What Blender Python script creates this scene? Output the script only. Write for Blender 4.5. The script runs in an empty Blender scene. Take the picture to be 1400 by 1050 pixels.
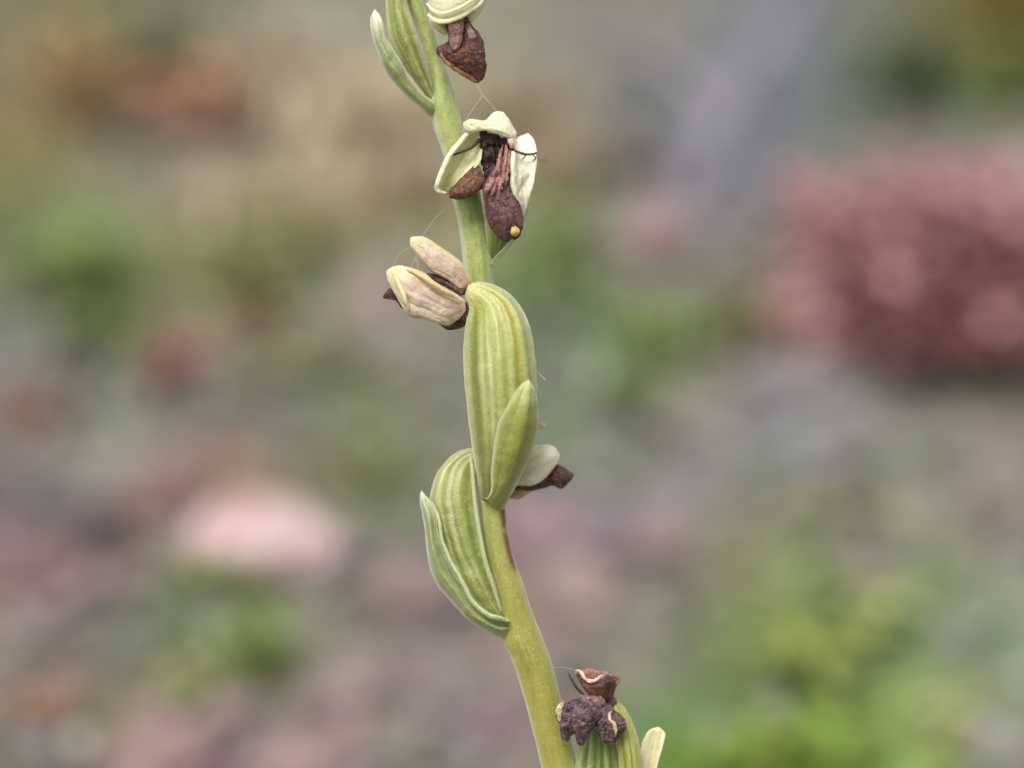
import bpy, math, random
import numpy as np
from mathutils import Vector

# ------------------------------------------------------------------ camera, sky, sun, exposure
scene = bpy.context.scene
COL = scene.collection
PITCH = math.radians(18.0)
CAM_H = 0.170            # camera height above the ground, metres
FOCUS = 0.150            # distance to the plant
LENS = 77.0
K = 36.0 / LENS / 1400.0  # tangent per photograph pixel

cam_data = bpy.data.cameras.new('camera')
cam_data.lens = LENS
cam_data.sensor_width = 36.0
cam_data.clip_start = 0.005
cam_data.clip_end = 500.0
cam_data.dof.use_dof = True
cam_data.dof.focus_distance = FOCUS - 0.0022
cam_data.dof.aperture_fstop = 13.5
cam_data.dof.aperture_blades = 0
cam = bpy.data.objects.new('camera', cam_data)
cam.location = (0, 0, CAM_H)
cam.rotation_euler = (math.pi / 2 - PITCH, 0, 0)
COL.objects.link(cam)
scene.camera = cam

SUN_EL, SUN_AZ = math.radians(60), math.radians(208)   # azimuth clockwise from +Y
world = bpy.data.worlds.new('World')
scene.world = world
world.use_nodes = True
wn, wl = world.node_tree.nodes, world.node_tree.links
wn.clear()
sky = wn.new('ShaderNodeTexSky')
sky.sky_type = 'NISHITA'
sky.sun_disc = False
sky.sun_elevation = SUN_EL
sky.sun_rotation = SUN_AZ
sky.air_density = 1.0
sky.dust_density = 4.0
sky.ozone_density = 1.0
hs = wn.new('ShaderNodeHueSaturation')
hs.inputs['Saturation'].default_value = 0.30      # cloud cover
bg = wn.new('ShaderNodeBackground')
bg.inputs['Strength'].default_value = 0.105
wo = wn.new('ShaderNodeOutputWorld')
wl.new(sky.outputs[0], hs.inputs['Color'])
wl.new(hs.outputs[0], bg.inputs['Color'])
wl.new(bg.outputs[0], wo.inputs['Surface'])

sd = bpy.data.lights.new('sun', 'SUN')
sd.energy = 1.5
sd.angle = math.radians(22)
sd.color = (1.0, 0.98, 0.95)
sun = bpy.data.objects.new('sun', sd)
sun.location = (-0.6, -1.0, 3.0)
to_sun = Vector((math.sin(SUN_AZ) * math.cos(SUN_EL), math.cos(SUN_AZ) * math.cos(SUN_EL), math.sin(SUN_EL)))
sun.rotation_euler = to_sun.to_track_quat('Z', 'Y').to_euler()
COL.objects.link(sun)

scene.view_settings.view_transform = 'Standard'
scene.view_settings.look = 'None'
scene.view_settings.gamma = 1.0
scene.view_settings.use_curve_mapping = False
scene.view_settings.exposure = 0.56
scene.render.engine = 'CYCLES'
scene.cycles.use_denoising = True
scene.cycles.max_bounces = 8

# ------------------------------------------------------------------ pixels and points
CAMP = np.array([0.0, 0.0, CAM_H])
RV = np.array([1.0, 0.0, 0.0])
FV = np.array([0.0, math.cos(PITCH), -math.sin(PITCH)])
UV = np.array([0.0, math.sin(PITCH), math.cos(PITCH)])
MM = FOCUS * K           # metres per photograph pixel at the plant


def world_pts(px, py, dz):
    """photo pixel + depth towards the camera (in plant pixels) -> world"""
    D = FOCUS - np.asarray(dz, float) * MM
    a = ((np.asarray(px, float) - 700) * K * D)[..., None] * RV
    b = ((525 - np.asarray(py, float)) * K * D)[..., None] * UV
    return CAMP + D[..., None] * FV + a + b


def ground_xy(px, py):
    d = FV + (px - 700) * K * RV + (525 - py) * K * UV
    t = -CAM_H / d[2]
    return d[0] * t, d[1] * t


def to_pix(x, y, z=0.0):
    v = np.stack([x, y, np.zeros_like(x) + z], -1) - CAMP
    D = v @ FV
    return 700 + (v @ RV) / D / K, 525 - (v @ UV) / D / K, D


# ------------------------------------------------------------------ numbers: colour and noise
def lin(c):
    c = np.asarray(c, float) / 255.0
    return np.where(c <= 0.04045, c / 12.92, ((c + 0.055) / 1.055) ** 2.4)


def S(*c):
    return lin(c)


def mixc(a, b, t):
    t = np.clip(np.asarray(t, float), 0, 1)[..., None]
    return np.asarray(a) * (1 - t) + np.asarray(b) * t


def sstep(a, b, x):
    t = np.clip((np.asarray(x, float) - a) / (b - a), 0, 1)
    return t * t * (3 - 2 * t)


def _hash(i, j, k, s):
    n = (i * 374761393 + j * 668265263 + k * 2147483647 + s * 1274126177) & 0xFFFFFFFF
    n = ((n ^ (n >> 13)) * 1103515245) & 0xFFFFFFFF
    n = ((n ^ (n >> 16)) * 2246822519) & 0xFFFFFFFF
    return ((n ^ (n >> 15)) & 0xFFFFFF) / float(0xFFFFFF)


def noise(x, y, z=0.0, seed=0):
    x, y, z = np.broadcast_arrays(np.asarray(x, float), np.asarray(y, float), np.asarray(z, float))
    xi, yi, zi = np.floor(x).astype(np.int64), np.floor(y).astype(np.int64), np.floor(z).astype(np.int64)
    fx, fy, fz = x - xi, y - yi, z - zi
    fx, fy, fz = [f * f * (3 - 2 * f) for f in (fx, fy, fz)]
    r = 0
    for a in (0, 1):
        for b in (0, 1):
            for c in (0, 1):
                w = (fx if a else 1 - fx) * (fy if b else 1 - fy) * (fz if c else 1 - fz)
                r = r + w * _hash(xi + a, yi + b, zi + c, seed)
    return r * 2 - 1


def fbm(x, y, z=0.0, seed=0, oct=3):
    r, a, f = 0, 1.0, 1.0
    for o in range(oct):
        r = r + a * noise(np.asarray(x) * f, np.asarray(y) * f, np.asarray(z) * f, seed + o * 17)
        a *= 0.5
        f *= 2.03
    return r / 1.75


def spline(pts, t):
    """Catmull-Rom through rows of pts (index parameter), t in 0..1"""
    p = np.asarray(pts, float)
    n = len(p)
    q = np.vstack([2 * p[0] - p[1], p, 2 * p[-1] - p[-2]])
    x = np.asarray(t) * (n - 1)
    i = np.minimum(np.floor(x).astype(int), n - 2)
    f = (x - i)[:, None]
    a, b, c, d = q[i], q[i + 1], q[i + 2], q[i + 3]
    return 0.5 * (2 * b + (c - a) * f + (2 * a - 5 * b + 4 * c - d) * f ** 2 + (3 * b - a - 3 * c + d) * f ** 3)


# ------------------------------------------------------------------ materials
def material(name, rough=0.55, spec=0.3, sss=0.0, sss_r=0.0008, sheen=0.0, bump=0.2, bscale=9000.0,
             grain=0.12, gscale=3500.0, speck=None, coat=0.0):
    m = bpy.data.materials.new(name)
    m.use_nodes = True
    nt = m.node_tree
    N, L = nt.nodes, nt.links
    p = N['Principled BSDF']
    at = N.new('ShaderNodeAttribute')
    at.attribute_name = 'Col'
    tc = N.new('ShaderNodeTexCoord')
    nz = N.new('ShaderNodeTexNoise')
    nz.inputs['Scale'].default_value = gscale
    nz.inputs['Detail'].default_value = 4
    L.new(tc.outputs['Object'], nz.inputs['Vector'])
    mr = N.new('ShaderNodeMapRange')
    mr.inputs['From Min'].default_value = 0.25
    mr.inputs['From Max'].default_value = 0.75
    mr.inputs['To Min'].default_value = 1 - grain
    mr.inputs['To Max'].default_value = 1 + grain
    L.new(nz.outputs['Fac'], mr.inputs['Value'])
    mul = N.new('ShaderNodeVectorMath')
    mul.operation = 'SCALE'
    L.new(at.outputs['Color'], mul.inputs[0])
    L.new(mr.outputs['Result'], mul.inputs['Scale'])
    out = mul.outputs['Vector']
    if speck:
        sc, thr, colr, amt = speck
        vo = N.new('ShaderNodeTexVoronoi')
        vo.inputs['Scale'].default_value = sc
        L.new(tc.outputs['Object'], vo.inputs['Vector'])
        cmp_ = N.new('ShaderNodeMapRange')
        cmp_.inputs['From Min'].default_value = thr
        cmp_.inputs['From Max'].default_value = thr * 0.5
        cmp_.inputs['To Max'].default_value = amt
        L.new(vo.outputs['Distance'], cmp_.inputs['Value'])
        # only some of the cells carry a speck
        sep = N.new('ShaderNodeSeparateColor')
        L.new(vo.outputs['Color'], sep.inputs[0])
        gt = N.new('ShaderNodeMath')
        gt.operation = 'GREATER_THAN'
        gt.inputs[1].default_value = 0.45
        L.new(sep.outputs[0], gt.inputs[0])
        mu = N.new('ShaderNodeMath')
        mu.operation = 'MULTIPLY'
        L.new(cmp_.outputs['Result'], mu.inputs[0])
        L.new(gt.outputs[0], mu.inputs[1])
        mx = N.new('ShaderNodeMix')
        mx.data_type = 'RGBA'
        L.new(mu.outputs[0], mx.inputs['Factor'])
        L.new(out, mx.inputs['A'])
        mx.inputs['B'].default_value = (*colr, 1)
        out = mx.outputs['Result']
    L.new(out, p.inputs['Base Color'])
    p.inputs['Roughness'].default_value = rough
    p.inputs['Specular IOR Level'].default_value = spec
    p.inputs['Sheen Weight'].default_value = sheen
    p.inputs['Sheen Roughness'].default_value = 0.35
    p.inputs['Coat Weight'].default_value = coat
    if sss:
        p.inputs['Subsurface Weight'].default_value = sss
        p.inputs['Subsurface Radius'].default_value = (1.0, 0.9, 0.35)
        p.inputs['Subsurface Scale'].default_value = sss_r
    if bump:
        b = N.new('ShaderNodeTexNoise')
        b.inputs['Scale'].default_value = bscale
        b.inputs['Detail'].default_value = 3
        L.new(tc.outputs['Object'], b.inputs['Vector'])
        bp = N.new('ShaderNodeBump')
        bp.inputs['Strength'].default_value = bump
        bp.inputs['Distance'].default_value = 0.0001 if bscale > 1000 else 0.002
        L.new(b.outputs['Fac'], bp.inputs['Height'])
        L.new(bp.outputs['Normal'], p.inputs['Normal'])
    return m


M_GREEN = material('green_tissue', 0.45, 0.4, sss=0.45, sss_r=0.0006, sheen=0.55, bump=0.5, bscale=8000, grain=0.16,
                   gscale=6500, speck=(4200, 0.20, (0.75, 0.76, 0.62), 0.45))
M_CREAM = material('cream_sepal', 0.5, 0.35, sss=0.35, sss_r=0.0005, sheen=0.5, bump=0.4, bscale=9000, grain=0.07, gscale=4000)
M_DRY = material('withered_sepal', 0.55, 0.3, sss=0.2, sss_r=0.0004, sheen=0.35, bump=0.7, bscale=6500, grain=0.12, gscale=5000)
M_LIP = material('withered_lip', 0.5, 0.35, sheen=0.22, bump=0.7, bscale=7500, grain=0.5, gscale=6500,
                 speck=(6200, 0.30, (0.46, 0.35, 0.34), 0.6))
M_DARK = material('dry_dark_tissue', 0.5, 0.4, bump=0.6, bscale=7000, grain=0.3, gscale=5000)
M_THREAD = material('spider_silk', 0.3, 0.5, bump=0, grain=0.0)
M_GROUND = material('soil', 0.9, 0.2, bump=0.6, bscale=300, grain=0.3, gscale=120)
M_STONE = material('stone', 0.75, 0.3, bump=0.4, bscale=400, grain=0.18, gscale=220)
M_LEAF = material('foliage', 0.55, 0.3, bump=0, grain=0.12, gscale=250)
M_WOOD = material('weathered_wood', 0.8, 0.2, bump=0.5, bscale=300, grain=0.25, gscale=150)


# ------------------------------------------------------------------ mesh building
def mesh_object(name, verts, faces, cols, mat, parent=None, smooth=True):
    me = bpy.data.meshes.new(name)
    verts = np.asarray(verts, np.float32)
    me.vertices.add(len(verts))
    me.vertices.foreach_set('co', verts.ravel())
    if isinstance(faces, np.ndarray):
        n, k = faces.shape
        flat = faces.ravel().astype(np.int32)
        starts = np.arange(n, dtype=np.int32) * k
        tot = np.full(n, k, np.int32)
    else:
        tot = np.array([len(f) for f in faces], np.int32)
        flat = np.array([i for f in faces for i in f], np.int32)
        starts = np.concatenate([[0], np.cumsum(tot)[:-1]]).astype(np.int32)
    me.loops.add(len(flat))
    me.loops.foreach_set('vertex_index', flat)
    me.polygons.add(len(tot))
    me.polygons.foreach_set('loop_start', starts)
    me.polygons.foreach_set('loop_total', tot)
    me.polygons.foreach_set('use_smooth', np.full(len(tot), smooth))
    me.update(calc_edges=True)
    me.validate()
    a = me.color_attributes.new('Col', 'FLOAT_COLOR', 'POINT')
    cols = np.clip(np.broadcast_to(np.asarray(cols, float), (len(verts), 3)), 0, 1)
    a.data.foreach_set('color', np.hstack([cols, np.ones((len(verts), 1))]).astype(np.float32).ravel())
    me.materials.append(mat)
    o = bpy.data.objects.new(name, me)
    COL.objects.link(o)
    if parent:
        o.parent = parent
    return o


def tag(o, label=None, cat=None, group=None, kind=None):
    if label: o['label'] = label
    if cat: o['category'] = cat
    if group: o['group'] = group
    if kind: o['kind'] = kind
    return o


def grid_faces(nu, nv, wrap=True):
    i = np.arange(nu - 1)[:, None]
    j = np.arange(nv if wrap else nv - 1)[None, :]
    a = i * nv + j
    b = i * nv + (j + 1) % nv
    return np.stack([a, b, b + nv, a + nv], -1).reshape(-1, 4)


SEED = [100]


def body(name, L, R, mat, col, parent, dz=0.0, k=1.0, th=None, rim=0.0, mid=None, furrows=(), lump=(0, 30),
         wave=(0, 30), wrinkle=None, nu=110, nv=72):
    """A closed surface whose outline runs along L and R (photo pixels), with a real depth profile:
    k = depth / half width for round bodies, th = thickness for sheets bent along mid(u, v)."""
    SEED[0] += 7
    sd_ = SEED[0]
    u = np.linspace(0, 1, nu)
    Lp, Rp = spline(L, u), spline(R, u)
    dzs = np.full(nu, float(dz)) if np.isscalar(dz) else spline(np.asarray(dz, float)[:, None], np.linspace(0, 1, nu))[:, 0]
    C, H = (Lp + Rp) / 2, (Rp - Lp) / 2
    hw = np.linalg.norm(H, axis=1)
    th_ = np.arange(nv) * 2 * math.pi / nv
    U, T = np.meshgrid(u, th_, indexing='ij')
    V, Sn = np.cos(T), np.sin(T)
    m = np.ones_like(U)
    F = np.zeros_like(U)
    for (v0, v1, w, dep) in furrows:
        vf = v0 + (v1 - v0) * U
        vf = vf + 0.05 * noise(U * 3.0, v0 * 7, 0, sd_)
        g = np.exp(-((V - vf) / w) ** 2) * np.sin(np.pi * np.clip(U * 0.96 + 0.02, 0, 1)) ** 0.7
        g = g * (0.75 + 0.45 * noise(U * 5.0, v0 * 11 + 3, 0, sd_ + 1))
        m -= dep * g
        F += g
    W = None
    if wrinkle:
        a, fu, fv = wrinkle
        warp = 0.5 * noise(U * 2.3, V * 2, Sn * 2, sd_ + 21)
        q = fbm(U * fu + warp, V * fv + warp, Sn * fv, sd_ + 20)
        W = a * (1 - 2.2 * np.abs(q)) * np.sin(np.pi * np.clip(U * .9 + .05, 0, 1)) ** .5
        m = m + W
    X = C[:, 0][:, None] + H[:, 0][:, None] * V * m
    Y = C[:, 1][:, None] + H[:, 1][:, None] * V * m
    if th is None:
        Z = dzs[:, None] + k * hw[:, None] * Sn * m
    else:
        tt = th * np.minimum(1.0, hw / (th * 1.5 + 1e-6))[:, None]
        Z = dzs[:, None] + tt * Sn * (1 + rim * np.abs(V) ** 6)
        X = X + 0 * Z
    if W is not None and th is not None:
        Z = Z + W * hw[:, None]
    if mid is not None:
        Z = Z + mid(U, V) * (hw[:, None] / hw.max() if True else 1)
    if lump[0]:
        a, s = lump
        q = (X / s, Y / s, Z / s)
        n1, n2, n3 = fbm(*q, seed=sd_), fbm(*q, seed=sd_ + 1), fbm(*q, seed=sd_ + 2)
        X, Y, Z = X + a * n1, Y + a * n2, Z + a * n3 * 1.3
    if wave[0]:
        a, s = wave
        Z = Z + a * fbm(X / s, Y / s, 0, seed=sd_ + 5)
    P = world_pts(X, Y, Z)
    c0, c1 = P[0].mean(0), P[-1].mean(0)
    V3 = np.vstack([P.reshape(-1, 3), c0, c1])
    f = grid_faces(nu, nv)
    n0 = nu * nv
    j = np.arange(nv)
    cap0 = np.stack([np.full(nv, n0), (j + 1) % nv, j], -1)
    cap1 = np.stack([np.full(nv, n0 + 1), (nu - 1) * nv + j, (nu - 1) * nv + (j + 1) % nv], -1)
    faces = [tuple(r) for r in f] + [tuple(r) for r in cap0] + [tuple(r) for r in cap1]
    if callable(col):
        Cc = col(U, V, Sn, X, Y, F)
    else:
        Cc = np.broadcast_to(np.asarray(col, float), U.shape + (3,))
    Cc = np.broadcast_to(Cc, U.shape + (3,)).reshape(-1, 3)
    Cc = np.vstack([Cc, Cc[0], Cc[-1]])
    return mesh_object(name, V3, faces, Cc, mat, parent)


def strand(name, pts, r, mat, col, parent, dz=0.0, nu=40, nv=10, lump=(0, 20), k=1.0):
    p = np.asarray(pts, float)
    d = np.gradient(p, axis=0)
    d /= np.linalg.norm(d, axis=1)[:, None] + 1e-9
    n = np.stack([-d[:, 1], d[:, 0]], 1)
    rr = np.broadcast_to(np.asarray(r, float), (len(p),))[:, None]
    return body(name, p - n * rr, p + n * rr, mat, col, parent, dz=dz, nu=nu, nv=nv, lump=lump, k=k)


# ================================================================== THE GROUND
def gheight(x, y):
    return 0.006 * fbm(x * 9, y * 9, 0, 3) + 0.0025 * fbm(x * 45, y * 45, 0, 4)


# broad colours of the ground cover (moss, dry grass, pink and lilac gravel) at photo pixels, sRGB; the dark shadow by the branch is painted in
FIELD = {
    40: [(30, 135, 120, 95), (100, 125, 115, 75), (200, 112, 112, 82), (300, 125, 118, 95), (380, 150, 138, 118), (460, 155, 145, 125), (700, 150, 140, 120), (800, 140, 130, 118), (900, 138, 128, 115), (1000, 135, 130, 128), (1100, 125, 120, 120), (1200, 120, 115, 100), (1280, 105, 100, 60), (1370, 125, 105, 50)],
    130: [(30, 135, 115, 85), (100, 150, 120, 85), (200, 120, 115, 85), (275, 170, 120, 95), (350, 125, 115, 90), (430, 165, 150, 125), (520, 175, 158, 125), (700, 160, 145, 115), (780, 135, 128, 115), (900, 130, 125, 120), (980, 140, 135, 140), (1080, 115, 113, 113), (1200, 105, 112, 90), (1260, 85, 100, 65), (1380, 110, 120, 70)],
    220: [(50, 135, 120, 80), (150, 135, 120, 100), (250, 130, 115, 105), (330, 150, 130, 110), (430, 170, 150, 115), (550, 180, 160, 130), (760, 155, 140, 105), (830, 120, 120, 115), (880, 100, 92, 88), (950, 150, 145, 150), (1040, 115, 112, 118), (1150, 120, 120, 105), (1250, 135, 115, 110), (1380, 135, 120, 115)],
    300: [(60, 115, 120, 80), (130, 125, 130, 90), (230, 150, 140, 110), (300, 160, 148, 110), (400, 160, 150, 105), (480, 165, 150, 110), (560, 165, 150, 115), (780, 130, 135, 85), (900, 175, 140, 140), (960, 150, 138, 140), (1040, 118, 115, 112), (1120, 140, 100, 90), (1300, 145, 110, 105)],
    370: [(40, 120, 120, 85), (130, 105, 125, 60), (230, 130, 120, 90), (330, 115, 125, 75), (430, 110, 115, 80), (520, 130, 120, 105), (760, 110, 125, 75), (850, 140, 130, 115), (950, 135, 128, 115), (1050, 125, 118, 105), (1150, 130, 90, 80), (1390, 140, 105, 100)],
    440: [(50, 120, 115, 95), (150, 110, 120, 75), (250, 130, 120, 95), (350, 135, 100, 75), (440, 135, 120, 105), (520, 165, 145, 135), (770, 115, 120, 85), (880, 115, 125, 70), (960, 120, 125, 80), (1020, 100, 110, 60), (1100, 120, 105, 80), (1200, 120, 85, 80), (1390, 120, 95, 80)],
    500: [(10, 135, 130, 120), (80, 120, 118, 105), (240, 145, 85, 85), (320, 125, 120, 105), (440, 120, 125, 85), (560, 125, 120, 100), (780, 125, 120, 105), (880, 115, 125, 80), (980, 125, 125, 95), (1080, 120, 115, 95), (1200, 115, 105, 95), (1320, 110, 110, 80)],
    570: [(50, 135, 100, 80), (150, 120, 118, 105), (260, 115, 115, 100), (380, 125, 118, 105), (500, 125, 125, 90), (580, 120, 120, 100), (800, 120, 125, 95), (860, 100, 115, 65), (950, 135, 125, 120), (1080, 150, 140, 140), (1200, 125, 118, 110), (1320, 125, 120, 105)],
    640: [(30, 130, 115, 105), (140, 130, 135, 118), (230, 150, 120, 112), (330, 140, 115, 95), (450, 125, 115, 90), (520, 115, 120, 70), (580, 125, 120, 100), (820, 125, 125, 105), (950, 140, 130, 122), (1080, 130, 125, 115), (1250, 125, 122, 105), (1370, 150, 130, 118)],
    720: [(20, 135, 115, 115), (100, 100, 92, 90), (200, 150, 110, 100), (350, 130, 115, 100), (500, 130, 122, 110), (780, 155, 125, 130), (830, 120, 108, 120), (900, 150, 125, 125), (1000, 130, 125, 100), (1120, 125, 125, 95), (1250, 130, 122, 105), (1380, 145, 125, 112)],
    790: [(50, 140, 108, 105), (120, 95, 88, 88), (220, 120, 115, 95), (310, 115, 125, 70), (400, 135, 115, 105), (520, 140, 120, 115), (600, 145, 120, 115), (790, 160, 140, 130), (880, 130, 120, 108), (1000, 125, 125, 90), (1100, 125, 130, 85), (1250, 130, 130, 95), (1380, 125, 122, 100)],
    870: [(50, 130, 115, 105), (150, 115, 105, 100), (250, 115, 120, 85), (350, 110, 125, 70), (450, 130, 120, 100), (560, 145, 125, 120), (650, 135, 115, 105), (780, 130, 115, 100), (900, 130, 122, 105), (1000, 120, 125, 85), (1100, 120, 128, 65), (1200, 125, 135, 90), (1350, 130, 128, 105)],
    950: [(20, 120, 110, 95), (75, 150, 115, 95), (150, 120, 115, 85), (250, 125, 130, 80), (350, 115, 115, 80), (450, 150, 130, 125), (540, 140, 122, 115), (640, 135, 118, 110), (900, 125, 125, 100), (1000, 115, 130, 75), (1070, 120, 140, 65), (1150, 110, 120, 65), (1280, 145, 150, 95), (1380, 130, 130, 105)],
    1030: [(30, 115, 110, 90), (130, 130, 110, 105), (220, 155, 125, 120), (330, 130, 110, 115), (420, 150, 125, 120), (560, 125, 115, 105), (650, 130, 115, 110), (950, 110, 140, 60), (1050, 125, 145, 55), (1150, 115, 135, 60), (1280, 140, 145, 85), (1380, 140, 140, 125)],
}
_fp = np.array([(x, y) for y, row in FIELD.items() for (x, *_c) in row], float)
_fc = np.array([lin(c) for y, row in FIELD.items() for (_x, *c) in row])


def field(px, py):
    px, py = np.clip(px, -60, 1460), np.clip(py, -40, 1090)
    out = np.zeros(px.shape + (3,))
    for s in range(0, len(px), 4000):
        a, b = px[s:s + 4000, None], py[s:s + 4000, None]
        d2 = ((a - _fp[:, 0]) / 52) ** 2 + ((b - _fp[:, 1]) / 44) ** 2
        w = np.exp(-d2 * 0.8) + 1e-5 / (1 + d2)
        out[s:s + 4000] = (w @ _fc) / w.sum(1)[:, None]
    return out


GAIN = 1.0


def cover_colour(x, y, rng, jit=0.25):
    px, py, D = to_pix(x, y)
    c = field(px, py)
    # away from the patches named above: the same soil, moss and gravel in a loose mix
    out = np.maximum(np.maximum(-px, px - 1400) / 220, np.maximum(-py / 60, (py - 1050) / 200))
    g1, g2 = fbm(x * 14, y * 14, 0, 71), fbm(x * 23, y * 23, 0, 73)
    wild = mixc(mixc(S(132, 122, 110), S(116, 122, 82), sstep(-.1, .5, g1)), S(150, 130, 122), sstep(.15, .6, g2))
    far = (y > 1.9) | (y < 0.1)
    c = mixc(c, wild, np.where(far, 1.0, sstep(0, 1, out + .35 * g2 * (out > 0))))
    lum = c.mean(-1, keepdims=True)
    c = (lum + (c - lum) * 1.08) * np.array([0.92, 1.04, 1.10])
    px_, py_ = x * 42, y * 42
    clump = fbm(px_, py_, 0, 61)
    hue = fbm(px_ * 1.2, py_ * 1.2, 0, 67)
    c = c * np.exp(0.12 * clump)[:, None] * np.exp(np.stack([0.12 * hue, -0.08 * hue, 0.04 * hue], -1))
    return np.clip(c * GAIN * np.exp(rng.normal(0, jit, (len(x), 1))) * np.exp(rng.normal(0, 0.06, (len(x), 3))), 0.01, 0.9)


def axis(core, step, far):
    a = list(np.arange(core[0], core[1], step))
    s, p = step, a[-1]
    while p < far:
        s *= 1.35
        p += s
        a.append(p)
    s, p = step, a[0]
    while p > -far:
        s *= 1.35
        p -= s
        a.insert(0, p)
    return np.array(a)


rng = np.random.default_rng(5)
gx, gy = axis((-0.55, 0.55), 0.008, 150), axis((-0.1, 1.7), 0.008, 150)
GX, GY = np.meshgrid(gx, gy, indexing='ij')
near = np.exp(-((GX / 3) ** 2 + (GY / 4) ** 2))
GZ = gheight(GX, GY) * near
gcol = np.tile(S(125, 118, 98), (GX.size, 1))
fx, fy = GX.ravel(), GY.ravel()
sel = (np.abs(fx) < 4) & (fy > -3) & (fy < 6)
gcol[sel] = cover_colour(fx[sel], fy[sel], rng, 0.18) * 0.85
tag(mesh_object('ground', np.stack([GX, GY, GZ], -1).reshape(-1, 3), grid_faces(len(gx), len(gy), False)[:, ::-1], gcol, M_GROUND),
    'stony heath soil with moss and dry grass', 'ground', kind='structure')


def scatter(n, rng, margin=0.25):
    """points spread evenly over the ground the lens looks at, and some way round it"""
    y = np.sqrt(rng.uniform(0.12 ** 2, 2.1 ** 2, n))
    x = rng.uniform(-1, 1, n) * (0.16 + y * 0.36 * (1 + margin))
    return x, y


# ---- fine gravel (uncountable)
ico_v = np.array([(0, 0, 1), (.9, 0, .35), (.28, .85, .4), (-.72, .53, .4), (-.72, -.53, .4), (.28, -.85, .4),
                  (.72, .53, -.4), (-.28, .85, -.4), (-.9, 0, -.4), (-.28, -.85, -.4), (.72, -.53, -.4), (0, 0, -1)], float)
ico_f = np.array([(0, 1, 2), (0, 2, 3), (0, 3, 4), (0, 4, 5), (0, 5, 1), (1, 6, 2), (2, 7, 3), (3, 8, 4), (4, 9, 5), (5, 10, 1),
                  (6, 7, 2), (7, 8, 3), (8, 9, 4), (9, 10, 5), (10, 6, 1), (6, 11, 7), (7, 11, 8), (8, 11, 9), (9, 11, 10), (10, 11, 6)])
n = 19000
x, y = scatter(n, rng)
s = rng.uniform(0.0012, 0.0038, n) * np.exp(rng.normal(0, 0.25, n))
sc3 = np.stack([s * rng.uniform(.8, 1.4, n), s * rng.uniform(.8, 1.4, n), s * rng.uniform(.45, .8, n)], -1)
v = ico_v[None] * sc3[:, None] * rng.uniform(.8, 1.2, (n, 12, 1))
a = rng.uniform(0, 6.28, n)
ca, sa = np.cos(a)[:, None], np.sin(a)[:, None]
v = np.stack([v[..., 0] * ca - v[..., 1] * sa, v[..., 0] * sa + v[..., 1] * ca, v[..., 2]], -1)
v += np.stack([x, y, gheight(x, y) + s * 0.2], -1)[:, None]
c = np.repeat(cover_colour(x, y, rng, 0.25), 12, 0)
f = (ico_f[None] + (np.arange(n) * 12)[:, None, None]).reshape(-1, 3)
tag(mesh_object('gravel', v.reshape(-1, 3), f, c, M_STONE, smooth=False), 'fine mixed gravel and crumbs strewn over the soil', 'gravel', kind='stuff')


def blades(n, rng, x, y, h0, h1, w, lean, cols):
    """bent strips: grass blades and small leaves, 3 rows of 2 + tip"""
    h = rng.uniform(h0, h1, n)
    a = rng.uniform(0, 6.28, n)
    ln = rng.uniform(lean[0], lean[1], n)
    d = np.stack([np.cos(a), np.sin(a)], -1)
    pr = np.stack([-d[:, 1], d[:, 0]], -1)
    ww = rng.uniform(w[0], w[1], n)
    base = np.stack([x, y, gheight(x, y) - 0.0008], -1)
    rows = []
    for t, wf in ((0, .6), (.35, 1.0), (.7, .75), (1.0, .05)):
        out = np.sin(t * ln) * h
        up = np.where(ln > 0.01, h * (np.sin(ln * (0.5 + t * .5)) * t * .2 + t * np.cos(ln * t)), h * t)
        up = np.maximum(up, 0.0006 + 0.002 * t)
        c_ = base + np.stack([d[:, 0] * out, d[:, 1] * out, up], -1)
        e = np.stack([pr[:, 0] * ww * wf, pr[:, 1] * ww * wf, np.zeros(n)], -1)
        rows += [c_ - e, c_ + e]
    v = np.stack(rows, 1)
    q = np.array([(0, 1, 3, 2), (2, 3, 5, 4), (4, 5, 7, 6)])
    f = (q[None] + (np.arange(n) * 8)[:, None, None]).reshape(-1, 4)
    return v.reshape(-1, 3), f, np.repeat(cols, 8, 0)


# ---- short moss and grass, dead leaf scraps (uncountable)
n = 30000
x, y = scatter(n, rng)
c = cover_colour(x, y, rng, 0.22)
tag(mesh_object('moss_and_grass', *blades(n, rng, x, y, 0.003, 0.011, (0.0006, 0.0016), (0.1, 1.2), c), M_LEAF),
    'short moss, grass and herb shoots covering the soil', 'ground cover', kind='stuff')
n = 15000
x, y = scatter(n, rng)
c = cover_colour(x, y, rng, 0.25)
tag(mesh_object('leaf_litter', *blades(n, rng, x, y, 0.004, 0.011, (0.001, 0.003), (1.25, 1.5), c), M_LEAF),
    'scraps of dead leaves and straw on the soil', 'leaf litter', kind='stuff')
n = 320
x, y = scatter(n, rng)
c = cover_colour(x, y, rng, 0.2)
tag(mesh_object('dead_leaves', *blades(n, rng, x, y, 0.008, 0.018, (0.002, 0.005), (1.25, 1.5), c), M_LEAF),
    'larger curled dead leaves strewn over moss and gravel', 'leaf litter', kind='stuff')


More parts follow.
